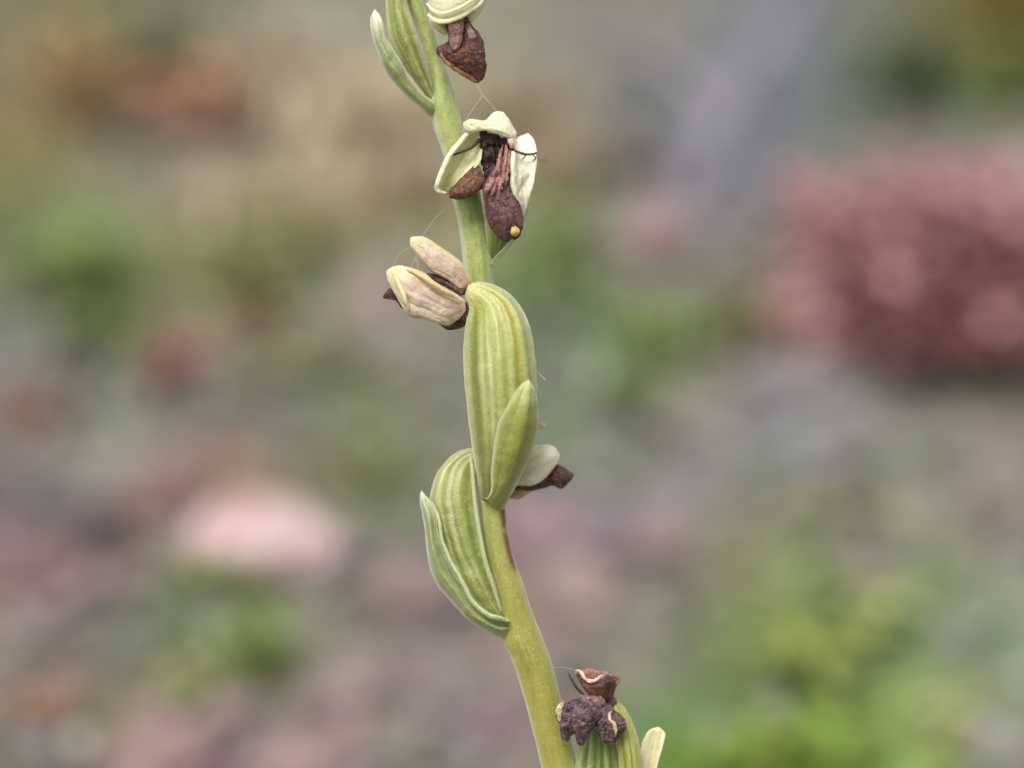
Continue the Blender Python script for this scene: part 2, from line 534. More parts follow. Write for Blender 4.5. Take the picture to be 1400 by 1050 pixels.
# ---- stones
def ico_sphere(level):
    vs = [tuple(p / np.linalg.norm(p)) for p in ico_v]
    fs = [tuple(f) for f in ico_f]
    for _ in range(level):
        cache, nf = {}, []
        def midp(a, b):
            key = (min(a, b), max(a, b))
            if key not in cache:
                p = np.array(vs[a]) + np.array(vs[b])
                vs.append(tuple(p / np.linalg.norm(p)))
                cache[key] = len(vs) - 1
            return cache[key]
        for a, b, c in fs:
            ab, bc, ca_ = midp(a, b), midp(b, c), midp(c, a)
            nf += [(a, ab, ca_), (b, bc, ab), (c, ca_, bc), (ab, bc, ca_)]
        fs = nf
    return np.array(vs), np.array(fs)


SPH4, SPH2 = ico_sphere(4), ico_sphere(2)


def stone(name, px, py, wpx, hpx, cols, label, cat='stone', group=None, seed=1, rough=0.22, deep=0.8, rot=0.0, sph=SPH4, nscale=2.2, sink=0.25, blend=0.6):
    """px, py: photo pixel of the middle of its foot on the ground; wpx, hpx: seen size in pixels"""
    X, Y = ground_xy(px, py)
    D = to_pix(np.array([X]), np.array([Y]))[2][0]
    w, h = wpx * K * D, hpx * K * D
    v, f = sph
    r = 1 + rough * fbm(v[:, 0] * 1.3, v[:, 1] * 1.3, v[:, 2] * 1.3, seed) + rough * 0.4 * fbm(v[:, 0] * 4, v[:, 1] * 4, v[:, 2] * 4, seed + 3)
    # a few broken flats
    g = np.random.default_rng(seed)
    for _ in range(5):
        nrm = g.normal(size=3)
        nrm /= np.linalg.norm(nrm)
        lim = g.uniform(0.68, 0.92)
        dd = (v * r[:, None]) @ nrm
        r = np.where(dd > lim, r * (lim + (dd - lim) * 0.25) / np.maximum(dd, 1e-6), r)
    p = v * r[:, None] * np.array([w / 2, w / 2 * deep, h * 0.5 * (1 + sink)])
    ca, sa = math.cos(rot), math.sin(rot)
    p = np.stack([p[:, 0] * ca - p[:, 1] * sa, p[:, 0] * sa + p[:, 1] * ca, p[:, 2]], -1)
    n1 = fbm(v[:, 0] * nscale, v[:, 1] * nscale, v[:, 2] * nscale, seed + 9) * 0.9 + 0.5
    n2 = fbm(v[:, 0] * nscale * 2, v[:, 1] * nscale * 2, v[:, 2] * nscale * 2, seed + 19)
    near_c = field(np.array([float(px)]), np.array([float(py - hpx / 2)]))[0]
    cols = [mixc(q, near_c, np.array(blend)) * 0.82 for q in cols]
    c = mixc(cols[0], cols[1], n1)
    if len(cols) > 2:
        c = mixc(c, cols[2], sstep(0.1, 0.5, n2))
    o = mesh_object(name, p, f, c, M_STONE)
    z = float(gheight(np.array([X]), np.array([Y]))[0])
    o.location = (X, Y + w * deep * 0.4, z + h * 0.5 * (1 - sink))
    tag(o, label, cat, group)
    return o


stone('stone', 356, 800, 222, 92, [S(196, 158, 154), S(224, 200, 198)], 'pale pink rounded stone with a green tuft before it', seed=24, rough=0.34, rot=-.35, blend=0, deep=.6)
stone('stone', 222, 1066, 150, 66, [S(196, 162, 158), S(184, 152, 150)], 'small pale pink stone beside an orange leaf', seed=31)
stone('stone', 420, 1080, 190, 58, [S(172, 146, 142), S(156, 134, 132)], 'flat dusky pink stone beside the small pale pink one', seed=35)
stone('stone', 905, 372, 110, 84, [S(184, 142, 144), S(168, 134, 138)], 'pink stone at the end of the weathered branch', seed=41)
stone('stone', 510, 442, 110, 58, [S(206, 180, 172), S(184, 158, 150)], 'pale beige pink stone behind the withered flower pair', seed=47)
stone('stone', 752, 752, 150, 62, [S(178, 146, 150), S(152, 126, 130)], 'flat pink stone touching a lilac grey stone', seed=53)
stone('stone', 822, 768, 84, 52, [S(112, 98, 116), S(130, 116, 132)], 'dark lilac grey stone between pink stones', seed=59)
stone('stone', 895, 768, 96, 50, [S(180, 146, 146), S(164, 136, 136)], 'pink stone beyond the dark lilac stone', seed=61)
stone('stone', 790, 828, 130, 48, [S(202, 180, 168), S(176, 152, 142)], 'beige flat stone before the dark lilac stone', seed=67)
stone('stone', 212, 706, 110, 62, [S(162, 130, 126), S(140, 114, 110)], 'dull pink stone beside the pale pink rounded stone', seed=71)
stone('stone', 55, 822, 110, 62, [S(146, 116, 116), S(130, 106, 106)], 'dusky pink stone beside a dark grey stone', seed=73)
stone('stone', 112, 780, 120, 76, [S(88, 82, 86), S(104, 96, 98)], 'dark grey stone beside the dusky pink stone', seed=79)
stone('stone', 12, 498, 34, 28, [S(200, 194, 186), S(186, 180, 174)], 'small whitish pebble beyond the dull pink stone', seed=83)
stone('stone', 1090, 566, 180, 52, [S(156, 146, 152), S(138, 130, 136)], 'flat lilac grey stone before the dull red bush', seed=89)
stone('stone', 950, 625, 130, 46, [S(156, 138, 134), S(138, 126, 122)], 'flat grey pink stone beside the flat lilac one', seed=97)
stone('stone', 1375, 1062, 130, 70, [S(178, 176, 168), S(160, 160, 150)], 'pale grey stone beside bright green herbs', seed=101)
stone('stone', 875, 262, 110, 70, [S(92, 82, 78), S(78, 70, 66)], 'dark brown stone standing in for shade by the weathered branch', seed=103)  # added stone, dark as the shadow that lies beside the branch
stone('stone', 560, 858, 170, 60, [S(154, 136, 130), S(140, 124, 118)], 'flat pinkish stone behind the curved lower stem', seed=107)
stone('stone', 470, 985, 130, 56, [S(162, 144, 140), S(148, 132, 128)], 'pinkish stone before the flat pinkish one', seed=109)

# small pebbles: one kind by colour, only their place tells them apart
peb = [('grey', S(140, 136, 134), S(120, 116, 114), 46), ('pink', S(168, 146, 142), S(150, 128, 124), 46), ('lilac', S(150, 138, 150), S(126, 116, 128), 30)]
prng = np.random.default_rng(77)
proto = []
for i in range(6):
    v, f = SPH2
    r = 1 + 0.25 * fbm(v[:, 0] * 1.4, v[:, 1] * 1.4, v[:, 2] * 1.4, 200 + i)
    proto.append(v * r[:, None] * np.array([1, 0.8, 0.55]))
for cname, c0, c1, cnt in peb:
    meshes = []
    for i in range(6):
        o = mesh_object('pebble', proto[i], SPH2[1], mixc(c0, c1, 0.5 + 0.5 * fbm(proto[i][:, 0] * 2, proto[i][:, 1] * 2, proto[i][:, 2] * 2, 300 + i)), M_STONE)
        meshes.append(o)
    for j in range(cnt):
        o = meshes[j] if j < 6 else meshes[j % 6].copy()
        if j >= 6: COL.objects.link(o)
        py_ = prng.uniform(20, 1045)
        px_ = prng.uniform(10, 1390)
        if cname == 'pink' and prng.uniform() < 0.6: px_ = prng.uniform(10, 800); py_ = prng.uniform(560, 1040)
        if cname == 'lilac': px_ = prng.uniform(650, 1390); py_ = prng.uniform(20, 800)
        X, Y = ground_xy(px_, py_)
        sz = prng.uniform(0.003, 0.0055)
        o.scale = (sz, sz, sz)
        o.rotation_euler = (0, 0, prng.uniform(0, 6.28))
        o.location = (X, Y, float(gheight(np.array([X]), np.array([Y]))[0]) + sz * 0.25)
        tag(o, 'small %s pebble lying loose on the mossy soil' % cname, 'pebble', 'small %s pebbles on the soil' % cname)


# ---- weathered branch
def tube3(name, pts, rad, mat, col, parent=None, nv=14, nu=70, lump=0.0, seed=1):
    u = np.linspace(0, 1, nu)
    P = spline(pts, u)
    R_ = spline(np.asarray(rad, float)[:, None], u)[:, 0]
    d = np.gradient(P, axis=0)
    d /= np.linalg.norm(d, axis=1)[:, None]
    up = np.array([0, 0, 1.0]) if abs(d[:, 2]).mean() < 0.8 else np.array([0, 1.0, 0])
    s_ = np.cross(d, up)
    s_ /= np.linalg.norm(s_, axis=1)[:, None]
    t_ = np.cross(s_, d)
    th = np.arange(nv) * 2 * math.pi / nv
    V = P[:, None] + R_[:, None, None] * (np.cos(th)[None, :, None] * s_[:, None] + np.sin(th)[None, :, None] * t_[:, None])
    if lump:
        V = V + lump * R_[:, None, None] * fbm(V[..., 0] * 90, V[..., 1] * 90, V[..., 2] * 90, seed)[..., None] * (V - P[:, None]) / R_[:, None, None]
    V3 = np.vstack([V.reshape(-1, 3), P[0], P[-1]])
    j = np.arange(nv)
    n0 = nu * nv
    faces = [tuple(r) for r in grid_faces(nu, nv)] + [(n0, (b + 1) % nv, b) for b in j] + [(n0 + 1, (nu - 1) * nv + b, (nu - 1) * nv + (b + 1) % nv) for b in j]
    cc = col(V3) if callable(col) else col
    return mesh_object(name, V3, faces, cc, mat, parent)


def gpt(px, py, z):
    X, Y = ground_xy(px, py)
    return (X, Y, float(gheight(np.array([X]), np.array([Y]))[0]) + z)


def woodcol(a, b, sc=60):
    return lambda V: mixc(a, b, 0.5 + 0.7 * fbm(V[:, 0] * sc, V[:, 1] * sc * 0.3, V[:, 2] * sc, 8))


br = bpy.data.objects.new('fallen_branch', None)
COL.objects.link(br)
tag(br, 'weathered silver grey branch lying beyond the pink stone', 'branch')
tube3('limb', [gpt(922, 318, .002), gpt(958, 250, .005), gpt(975, 185, .002), gpt(1022, 118, .005), gpt(1050, 60, .002), gpt(1110, -10, .003)],
      [.004, .0065, .0058, .0075, .0065, .008], M_WOOD, woodcol(S(112, 106, 108), S(170, 163, 176), 120), br, lump=0.5)
tube3('side_twig', [gpt(985, 175, .004), gpt(930, 130, .01), gpt(880, 95, .009), gpt(800, 70, .002)], [.006, .005, .004, .002], M_WOOD,
      woodcol(S(130, 124, 126), S(150, 144, 148)), br, lump=0.4)


# ---- plants on the ground
def herb(name, px, py, hpx, wpx, nleaf, col, label, cat='plant', group=None, seed=1, leaf=None, wide=0.45, tall=1.0, col2=None, low=.5):
    """a low leafy plant: stems and many small pointed leaves; px, py is its foot on the ground"""
    g = np.random.default_rng(seed)
    X, Y = ground_xy(px, py)
    D = to_pix(np.array([X]), np.array([Y]))[2][0]
    h, w = hpx * K * D, wpx * K * D
    root = bpy.data.objects.new(name, None)
    COL.objects.link(root)
    z0 = float(gheight(np.array([X]), np.array([Y]))[0])
    root.location = (X, Y, z0)
    tag(root, label, cat, group)
    if leaf is None:
        leaf = (0.2 * max(h, w), 0.36 * max(h, w))
    ns = max(3, nleaf // 9)
    tips = np.stack([g.normal(0, w * .28, ns), g.normal(0, w * .22, ns), g.uniform(low, 1.0, ns) * h], -1)
    sv, sf, scs = [], [], []
    for i in range(ns):
        b = np.array([tips[i, 0] * .2, tips[i, 1] * .2, -0.002])
        for t in (0, .5, 1):
            c_ = b + (tips[i] - b) * t + np.array([0, 0, h * .08 * math.sin(t * 3.14)])
            r = 0.0007 * (1 - .5 * t)
            for q in range(4):
                sv.append(c_ + r * np.array([math.cos(q * 1.571), math.sin(q * 1.571), 0]))
        o_ = i * 12
        for t in (0, 1):
            for q in range(4):
                sf.append((o_ + t * 4 + q, o_ + t * 4 + (q + 1) % 4, o_ + t * 4 + 4 + (q + 1) % 4, o_ + t * 4 + 4 + q))
    mesh_object('stem', sv, np.array(sf), np.asarray(col) * 0.8, M_LEAF, root)
    k_ = g.integers(0, ns, nleaf)
    t = g.uniform(.25, 1.0, nleaf) ** 0.7
    b = np.stack([tips[k_, 0] * .2, tips[k_, 1] * .2, np.zeros(nleaf)], -1)
    P = b + (tips[k_] - b) * t[:, None]
    a = g.uniform(0, 6.28, nleaf)
    el = g.uniform(-.2, .9, nleaf)
    ln = g.uniform(leaf[0], leaf[1], nleaf)
    d = np.stack([np.cos(a) * np.cos(el), np.sin(a) * np.cos(el), np.sin(el)], -1)
    sd_ = np.stack([-np.sin(a), np.cos(a), g.uniform(-.3, .3, nleaf)], -1)
    nrm = np.cross(d, sd_)
    nrm /= np.linalg.norm(nrm, axis=1)[:, None]
    rows = []
    for tt, wf, dr in ((0, .06, 0), (.3, .8, .05), (.6, 1.0, .02), (1.0, .03, -.16)):
        c_ = P + d * (ln * tt)[:, None] + np.array([0, 0, 1.0]) * (ln * dr)[:, None]
        e = sd_ * (ln * wide * .5 * wf)[:, None]
        fold = nrm * (ln * .06 * wf)[:, None]
        rows += [c_ - e + fold, c_, c_ + e + fold]
    v = np.stack(rows, 1)
    v[..., 2] = np.maximum(v[..., 2], 0.0003)
    q = np.array([(0, 1, 4, 3), (1, 2, 5, 4), (3, 4, 7, 6), (4, 5, 8, 7), (6, 7, 10, 9), (7, 8, 11, 10)])
    f = (q[None] + (np.arange(nleaf) * 12)[:, None, None]).reshape(-1, 4)
    cc = mixc(col, col if col2 is None else col2, g.uniform(0, 1, nleaf)) * 1.2 * np.exp(g.normal(0, .18, (nleaf, 1)))
    o = mesh_object('foliage', v.reshape(-1, 3), f, np.repeat(cc, 12, 0), M_LEAF, root)
    o['kind'] = 'stuff'
    return root


G1, G2, G3 = S(104, 132, 52), S(132, 150, 66), S(84, 104, 52)
HERBS = [
    # px, py(foot), h, w, leaves, col, col2, label
    (300, 812, 62, 96, 60, G1, G2, 'low green tuft at the foot of the pale pink stone'),
    (945, 1068, 60, 90, 60, S(112, 136, 54), S(136, 150, 76), 'bright green leafy herb by the lowest seed capsule'),
    (1075, 1068, 90, 130, 80, S(112, 134, 52), S(136, 148, 76), 'tall bright green herb among other herbs'),
    (1165, 1070, 70, 100, 60, G1, S(120, 140, 56), 'green herb between pale and bright herbs'),
    (1285, 1035, 90, 90, 70, S(170, 176, 110), S(188, 192, 132), 'pale yellow green rosette beside a grey stone'),
    (1110, 925, 90, 150, 80, S(112, 128, 58), S(138, 150, 78), 'loose olive green herb behind the bright herbs'),
    (1215, 880, 80, 140, 60, S(128, 144, 84), S(146, 156, 100), 'small grey green herb beyond the olive herb'),
    (885, 505, 80, 90, 60, G1, S(124, 138, 66), 'green tuft between the dark green tuft and the pink stone'),
    (1020, 505, 90, 100, 70, G3, G1, 'dark green tuft at the foot of the dull red bush'),
    (860, 590, 70, 110, 60, G3, S(98, 120, 58), 'dark green cushion before the green tufts'),
    (785, 365, 90, 100, 70, S(110, 132, 62), S(134, 146, 84), 'green herb behind the spent flower with brown lip'),
    (760, 430, 80, 90, 60, S(100, 122, 54), S(116, 132, 70), 'green herb behind the tall ribbed capsule'),
    (130, 400, 110, 140, 90, S(104, 132, 52), S(128, 146, 72), 'bright green herb among dry straw'),
    (330, 400, 90, 130, 80, S(106, 128, 60), S(128, 140, 78), 'leafy green herb before the straw tufts'),
    (435, 350, 80, 130, 70, S(104, 116, 66), S(124, 130, 80), 'dull green herb below the straw tufts'),
    (150, 470, 70, 110, 60, S(104, 122, 62), S(126, 136, 80), 'low green herb before the bright green herb'),
    (200, 140, 140, 120, 90, S(86, 100, 62), S(104, 112, 72), 'dark green bush behind the orange leaves'),
    (1255, 140, 120, 150, 90, S(74, 98, 52), S(92, 110, 60), 'dark green bush behind the dull red bush'),
    (1385, 150, 100, 120, 70, S(104, 124, 56), S(122, 136, 66), 'mid green bush beside the yellow brown shrub'),
    (260, 960, 60, 110, 60, S(122, 136, 70), S(140, 146, 84), 'low yellow green herb near the small pink stone'),
    (350, 920, 100, 110, 70, S(106, 130, 58), S(124, 140, 74), 'green herb behind the low yellow green herb'),
    (520, 665, 60, 90, 50, S(112, 124, 62), S(126, 134, 78), 'small olive tuft beyond the pale pink stone'),
    (440, 520, 60, 100, 50, S(116, 128, 74), S(130, 136, 86), 'small dull green tuft beyond the olive tuft'),
    # warm coloured plants
    (275, 200, 130, 130, 80, S(206, 148, 122), S(196, 152, 124), 'low plant with orange red leaves'),
    (110, 190, 150, 150, 80, S(176, 142, 100), S(166, 136, 94), 'brown leaved plant beside the orange one'),
    (242, 535, 56, 80, 46, S(160, 92, 96), S(150, 100, 100), 'small plant with magenta red leaves'),
    (50, 600, 56, 90, 46, S(150, 92, 74), S(140, 102, 80), 'small plant with rust brown leaves'),
    (350, 440, 56, 80, 46, S(150, 98, 70), S(140, 106, 80), 'small plant with copper leaves before green herbs'),
    (78, 1000, 80, 86, 50, S(190, 132, 104), S(176, 126, 100), 'plant with pale orange leaves by the pink stone'),
    (1370, 45, 100, 130, 70, S(146, 118, 46), S(128, 106, 50), 'yellow brown shrub behind the green bushes'),
    (1128, 400, 130, 70, 70, S(164, 78, 68), S(150, 88, 78), 'red leaved shoots at the edge of the dull red bush'),
]
def soften(c, px, py, k=0.65):
    return mixc(c, field(np.array([float(px)]), np.array([float(py)]))[0], np.array(k))


for i, (px, py, h, w, nl, c0, c1, lab) in enumerate(HERBS):
    herb('herb', px, py, h * .9, w * 1.15, int(nl * 1.3), soften(c0, px, py - h / 2), lab, 'plant', None, 500 + i, col2=soften(c1, px, py - h / 2, .55))
herb('red_bush', 1290, 500, 275, 470, 3000, S(166, 114, 110), 'broad low bush with dull red and pink leaves', 'bush', None, 601, leaf=(.004, .0085), wide=.7, col2=S(188, 148, 148), low=.08)

# ---- straw tufts
STRAW = [(420, 190, 110, 150), (510, 230, 130, 170), (560, 290, 110, 140), (460, 300, 80, 150), (300, 300, 70, 130), (720, 200, 110, 130), (770, 260, 90, 90), (395, 110, 90, 130)]
for i, (px, py, h, w) in enumerate(STRAW):
    g = np.random.default_rng(900 + i)
    X, Y = ground_xy(px, py)
    D = to_pix(np.array([X]), np.array([Y]))[2][0]
    n = 150
    rw = w * K * D
    r_ = bpy.data.objects.new('straw_tuft', None)
    COL.objects.link(r_)
    xx, yy = X + g.normal(0, rw * .25, n), Y + g.normal(0, rw * .2, n)
    cc = mixc(S(200, 184, 160), S(182, 166, 138), g.uniform(0, 1, n)) * np.exp(g.normal(0, .15, (n, 1)))
    v, f, c = blades(n, g, xx, yy, h * K * D * .5, h * K * D * 1.1, (0.0008, 0.002), (0.2, 1.2), cc)
    o = mesh_object('dry_blades', v - np.array([X, Y, 0]), f, c, M_LEAF, r_)
    o['kind'] = 'stuff'
    r_.location = (X, Y, 0)
    tag(r_, 'tuft of dry straw coloured grass on the mossy soil', 'grass tuft', 'dry straw tufts on the soil')

# ================================================================== THE ORCHID
orchid = bpy.data.objects.new('orchid', None)
COL.objects.link(orchid)
tag(orchid, 'green orchid spike with ribbed seed capsules and withered brown flowers', 'orchid')

PALE, LEAFG, OLIVE, YELL = S(206, 210, 166), S(150, 164, 82), S(160, 156, 62), S(196, 182, 66)


def stem_col(U, V, Sn, X, Y, F):
    g = sstep(560, 900, Y)
    a = mixc(S(164, 174, 104), S(158, 152, 70), g)
    n = fbm(X / 8, Y / 60, 0, 3)
    a = mixc(a, mixc(S(140, 156, 76), S(140, 136, 54), g), sstep(-.1, .6, n) * .7)
    edge = np.abs(V) ** 5  # bright edge light painted into the colour along both sides
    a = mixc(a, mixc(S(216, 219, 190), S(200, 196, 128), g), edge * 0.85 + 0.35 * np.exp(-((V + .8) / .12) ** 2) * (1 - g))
    vein = fbm(V * 22, Y / 130, 0, 14)
    a = mixc(a, a * .78, sstep(.1, .6, vein) * .6)
    a = mixc(a, S(206, 206, 160), sstep(.35, .75, fbm(V * 30, Y / 90, 3, 15)) * .3)
    a = mixc(a, S(120, 96, 56), sstep(.62, .8, fbm(X / 7, Y / 9, 0, 16)) * .55)
    # rusty scar on the right flank
    sc = np.exp(-((V - 0.80) / 0.2) ** 2) * sstep(685, 700, Y) * (1 - sstep(765, 792, Y)) * (Sn > -0.7)
    sc = sc * sstep(-0.35, 0.25, fbm(X / 9, Y / 14, 0, 12) + 0.42)
    return mixc(a, S(122, 70, 38), np.clip(sc * 1.25, 0, .95))


SL = [(493, -215), (498, -190), (520, -130), (540, -60), (554, 0), (570, 41), (581, 80), (588, 125), (590, 163), (607, 215), (614, 245), (620, 275), (626, 305), (630.5, 332), (633, 360), (634, 388),
      (640, 450), (647, 540), (651, 610), (653, 650), (655, 690), (661, 748), (673, 800), (684, 845), (687, 876), (700, 904), (714, 946), (726, 990), (740, 1050), (756, 1130), (778, 1300), (796, 1600), (806, 2100), (806, 2700), (800, 3180)]
SR = [(494, -216), (505, -194), (540, -140), (563, -65), (578, 0), (590, 34), (602, 72), (614, 106), (625, 140), (636, 183), (647, 225), (656, 262), (663, 303), (668, 335), (674, 360), (675, 388),
      (683, 450), (690, 540), (692, 610), (691, 650), (690.5, 690), (698, 745), (716, 800), (731, 845), (744, 877), (755, 908), (766, 950), (776, 994), (789, 1050), (806, 1125), (834, 1300), (858, 1600), (872, 2100), (876, 2700), (872, 3180)]
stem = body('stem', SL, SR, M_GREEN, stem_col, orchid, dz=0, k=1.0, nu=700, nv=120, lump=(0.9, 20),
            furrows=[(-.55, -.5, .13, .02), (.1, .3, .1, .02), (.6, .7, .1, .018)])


def ovary_col(base, fur, rib, tip=None, seed=1):
    def f(U, V, Sn, X, Y, F):
        n = fbm(V * 6, U * 2.2, 0, seed)
        n2 = fbm(V * 14, U * 5, 0, seed + 2)
        c = mixc(base, rib, sstep(-.3, .6, n + .3 * n2) * .8)
        c = mixc(c, fur, np.clip(F * 1.25, 0, 1) * (.85 + .3 * n2))
        c = mixc(c, fur, sstep(.15, .6, n2) * .3)
        c = mixc(c, rib, np.abs(V) ** 6 * .7)  # lighter outline: edge light painted over the rib pattern
        c = mixc(c, c * .82, sstep(.15, .6, fbm(V * 26, U * 4, 0, seed + 6)) * .7)
        c = mixc(c, S(132, 104, 58), sstep(.6, .8, fbm(X / 6, Y / 9, 0, seed + 7)) * .6)
        c = mixc(c, S(176, 150, 72), sstep(.08, 0, U) * .6)
        return c
    return f


def bract_col(inner, rimc, tipc=None, tip0=.75, seed=5, rimw=7):
    def f(U, V, Sn, X, Y, F):
        n = fbm(V * 7, U * 2.0, 0, seed)
        c = mixc(inner, inner * 1.3, sstep(-.3, .5, n))
        c = mixc(c, c * .78, sstep(.1, .6, fbm(V * 24, U * 3, 0, seed + 3)) * .6)
        c = mixc(c, S(126, 104, 64), sstep(.6, .8, fbm(X / 7, Y / 8, 0, seed + 4)) * .5)
        c = mixc(c, rimc, np.abs(V) ** rimw)
        if tipc is not None:
            c = mixc(c, tipc, sstep(tip0, 1, U + .1 * n))
        return c
    return f


def cream_col(a, b, seed, vein=None, band=None):
    def f(U, V, Sn, X, Y, F):
        n = fbm(V * 5, U * 2.5, 0, seed)
        c = mixc(a, b, sstep(-.4, .5, n))
        c = mixc(c, np.asarray(a) * 1.08, np.abs(V) ** 5 * .7)
        if vein is not None:
            c = mixc(c, vein, np.clip(F, 0, 1) * .6)
        if band is not None:
            c = mixc(c, band, sstep(.2, .8, fbm(X / 14, Y / 14, 0, seed + 3) + .35) * .6)
        return c
    return f


# ---------------------------------------------------------------- top capsule (left of stem) with its bract and the topmost flower
ov1 = body('ovary', [(592, 146), (574, 120), (556, 96), (541, 72), (531, 46), (528, 15), (527, -20), (534, -60), (552, -90), (575, -92)],
           [(598, 140), (591, 115), (583, 86), (574, 57), (566, 32), (558, 8), (556, -20), (560, -45), (572, -62), (586, -72)], M_GREEN,
           ovary_col(S(158, 166, 96), S(108, 120, 46), S(196, 198, 148), seed=21), orchid, dz=[0, 12, 22, 28, 30, 28, 24, 20, 22, 28], k=.95,
           furrows=[(-.62, -.7, .12, .03), (-.15, -.3, .2, .045), (.5, .42, .2, .05)], lump=(1.2, 14))
body('bract', [(596, 158), (587, 159), (576, 148), (555, 131), (539, 113), (523, 89), (513, 62), (507.5, 43), (506.5, 25), (511, 13)],
     [(598, 144), (592, 138), (576, 126), (560, 105), (549, 85), (537, 66), (528, 51), (525, 34), (520, 22), (512, 12.5)], M_GREEN,
     bract_col(S(138, 148, 94), S(206, 210, 176), S(230, 230, 212), .6, 31, 4), orchid, dz=[6, 16, 26, 34, 42, 46, 44, 42, 38, 34], th=3.2, rim=.3,
     mid=lambda U, V: -20 * V ** 2 + 4 + 9 * np.exp(-((V - .85) / .3) ** 2), lump=(1.3, 14), wave=(2.0, 22))

# topmost flower: crossed cream sepals and hanging brown lip
CR1, CR2, CRY = S(232, 228, 196), S(212, 204, 158), S(190, 176, 104)
body('sepal', [(580, -18), (590, 22), (601, 31), (617, 30), (640, 19), (658, 7), (668, -6), (672, -22)],
     [(578, -40), (588, -32), (600, -36), (616, -42), (632, -46), (646, -44), (656, -38), (664, -30)], M_CREAM, cream_col(CR1, CR2, 41, CRY), ov1,
     dz=[34, 46, 54, 58, 58, 54, 46, 40], k=.55, furrows=[(-.55, -.5, .1, .07), (.1, 0, .1, .05)], lump=(1.0, 18))
for pts, r, z in [([(584, 20), (592, 25), (602, 29), (617, 27.5), (638, 17.5), (655, 6), (668, -10)], [1.5, 3.0, 3.6, 3.6, 3.4, 2.8, 1.5], [52, 66, 76, 80, 78, 68, 52]),
                  ([(583, 4), (592, 14), (606, 18), (626, 12), (645, 0), (658, -14)], [1.2, 2.2, 2.6, 2.6, 2.4, 1.2], [58, 74, 84, 88, 82, 66])]:
    strand('sepal_margin', pts, r, M_CREAM, cream_col(S(236, 230, 196), S(214, 202, 146), 42), ov1, dz=z, lump=(1.2, 12), nu=80, nv=20)
body('sepal', [(630, 10), (634, 26), (642, 33), (652, 24), (660, 14), (665, 2), (668, -16)], [(640, -10), (648, -4), (654, -4), (659, -6), (662, -10), (664, -16), (667, -24)], M_CREAM,
     cream_col(CR1, CR2, 43), ov1, dz=[30, 34, 36, 36, 34, 30, 28], th=4, mid=lambda U, V: 8 * (1 - V ** 2), lump=(.8, 12))
body('sepal', [(585, 18), (588, 30), (594, 38), (601, 45), (609, 48), (613, 47)], [(596, 14), (602, 24), (607, 30), (611, 35), (614, 41), (615, 46)], M_CREAM,
     cream_col(S(216, 212, 166), S(196, 192, 136), 44), ov1, dz=[28, 30, 32, 32, 32, 30], th=3.5, mid=lambda U, V: 6 * (1 - V ** 2), lump=(.6, 12))


def lip_col(a, b, c2, seed, sc=9, dark=None):
    def f(U, V, Sn, X, Y, F):
        n = fbm(X / sc, Y / sc, Sn * 2, seed)
        m = fbm(X / sc * 2.2, Y / sc * 2.2, Sn * 2, seed + 5)
        c = mixc(a, b, sstep(-.35, .45, n))
        c = mixc(c, c2, sstep(.15, .7, m) * .7)
        if dark is not None:
            c = mixc(c, dark, np.clip(F, 0, 1) * .8)
        return c
    return f


BR1, BR2, BR3 = S(70, 42, 34), S(112, 72, 58), S(138, 98, 70)
lip1 = body('labellum', [(606, 24), (611, 36), (614, 47), (612, 58), (600, 64), (602, 76), (616, 91), (637, 105), (651, 113.5)],
            [(638, 22), (644, 34), (652, 43), (658, 53), (659, 66), (661, 78), (663, 90), (662, 103), (655.5, 113.5)], M_LIP,
            lip_col(BR1, S(108, 66, 52), S(140, 92, 62), 51), ov1, dz=[42, 40, 42, 46, 50, 50, 46, 40, 34], k=.32, lump=(2.4, 9), wrinkle=(.12, 3, 2), nu=130, nv=100,
            furrows=[(-.15, .3, .12, .25), (.4, .55, .1, .2)])
body('petal', [(612, 28), (613, 42), (614, 54), (618, 66), (621, 70)], [(634, 26), (633, 40), (632, 54), (627, 66), (623, 70)], M_LIP,
     lip_col(S(122, 84, 76), S(160, 124, 112), S(96, 60, 52), 52, 5), ov1, dz=[54, 56, 60, 62, 60], k=.5, lump=(1.2, 8), furrows=[(0, 0, .2, .2)])
body('petal', [(636, 34), (639, 44), (641, 51), (645, 56)], [(640, 31), (648, 42), (650, 50), (648, 56)], M_DRY, lip_col(S(150, 124, 114), S(186, 164, 150), S(110, 76, 66), 53, 4), ov1,
     dz=[46, 50, 52, 50], k=.35, lump=(1.2, 6))
strand('labellum_margin', [(602, 72), (607, 81), (617, 90.5), (629, 98.5), (640, 105), (652, 112)], [1.6, 2.6, 2.8, 3.0, 3.2, 1.8], M_LIP, lip_col(S(120, 78, 50), S(158, 112, 70), S(92, 56, 40), 54, 6), ov1,
       dz=[56, 58, 58, 54, 48, 40], lump=(1.6, 7), nu=60, nv=16)

# ---------------------------------------------------------------- second flower (faces the camera), its capsule behind
ov2 = body('ovary', [(672, 356), (666, 335), (663, 305), (662, 270), (664, 235), (668, 205), (676, 186)],
           [(677, 357), (692, 338), (706, 312), (716, 275), (720, 240), (716, 208), (704, 190)], M_GREEN,
           ovary_col(S(122, 136, 66), S(88, 106, 34), S(168, 176, 120), seed=61), orchid, dz=[0, 12, 18, 20, 22, 26, 34], k=.8,
           furrows=[(-.4, -.4, .1, .05), (0, 0, .1, .06), (.45, .45, .1, .05)])
body('bract', [(670, 362), (672, 357), (681, 346), (692, 335), (702, 318), (712, 290), (719, 262)], [(677, 362), (678, 358), (687, 349), (699, 337), (712, 318), (722, 290), (726, 258)], M_GREEN,
     bract_col(S(172, 178, 146), S(206, 206, 188), None, seed=63), orchid, dz=[8, 20, 34, 40, 40, 36, 30], th=4.5, rim=.3, mid=lambda U, V: -6 * V, lump=(.8, 12))
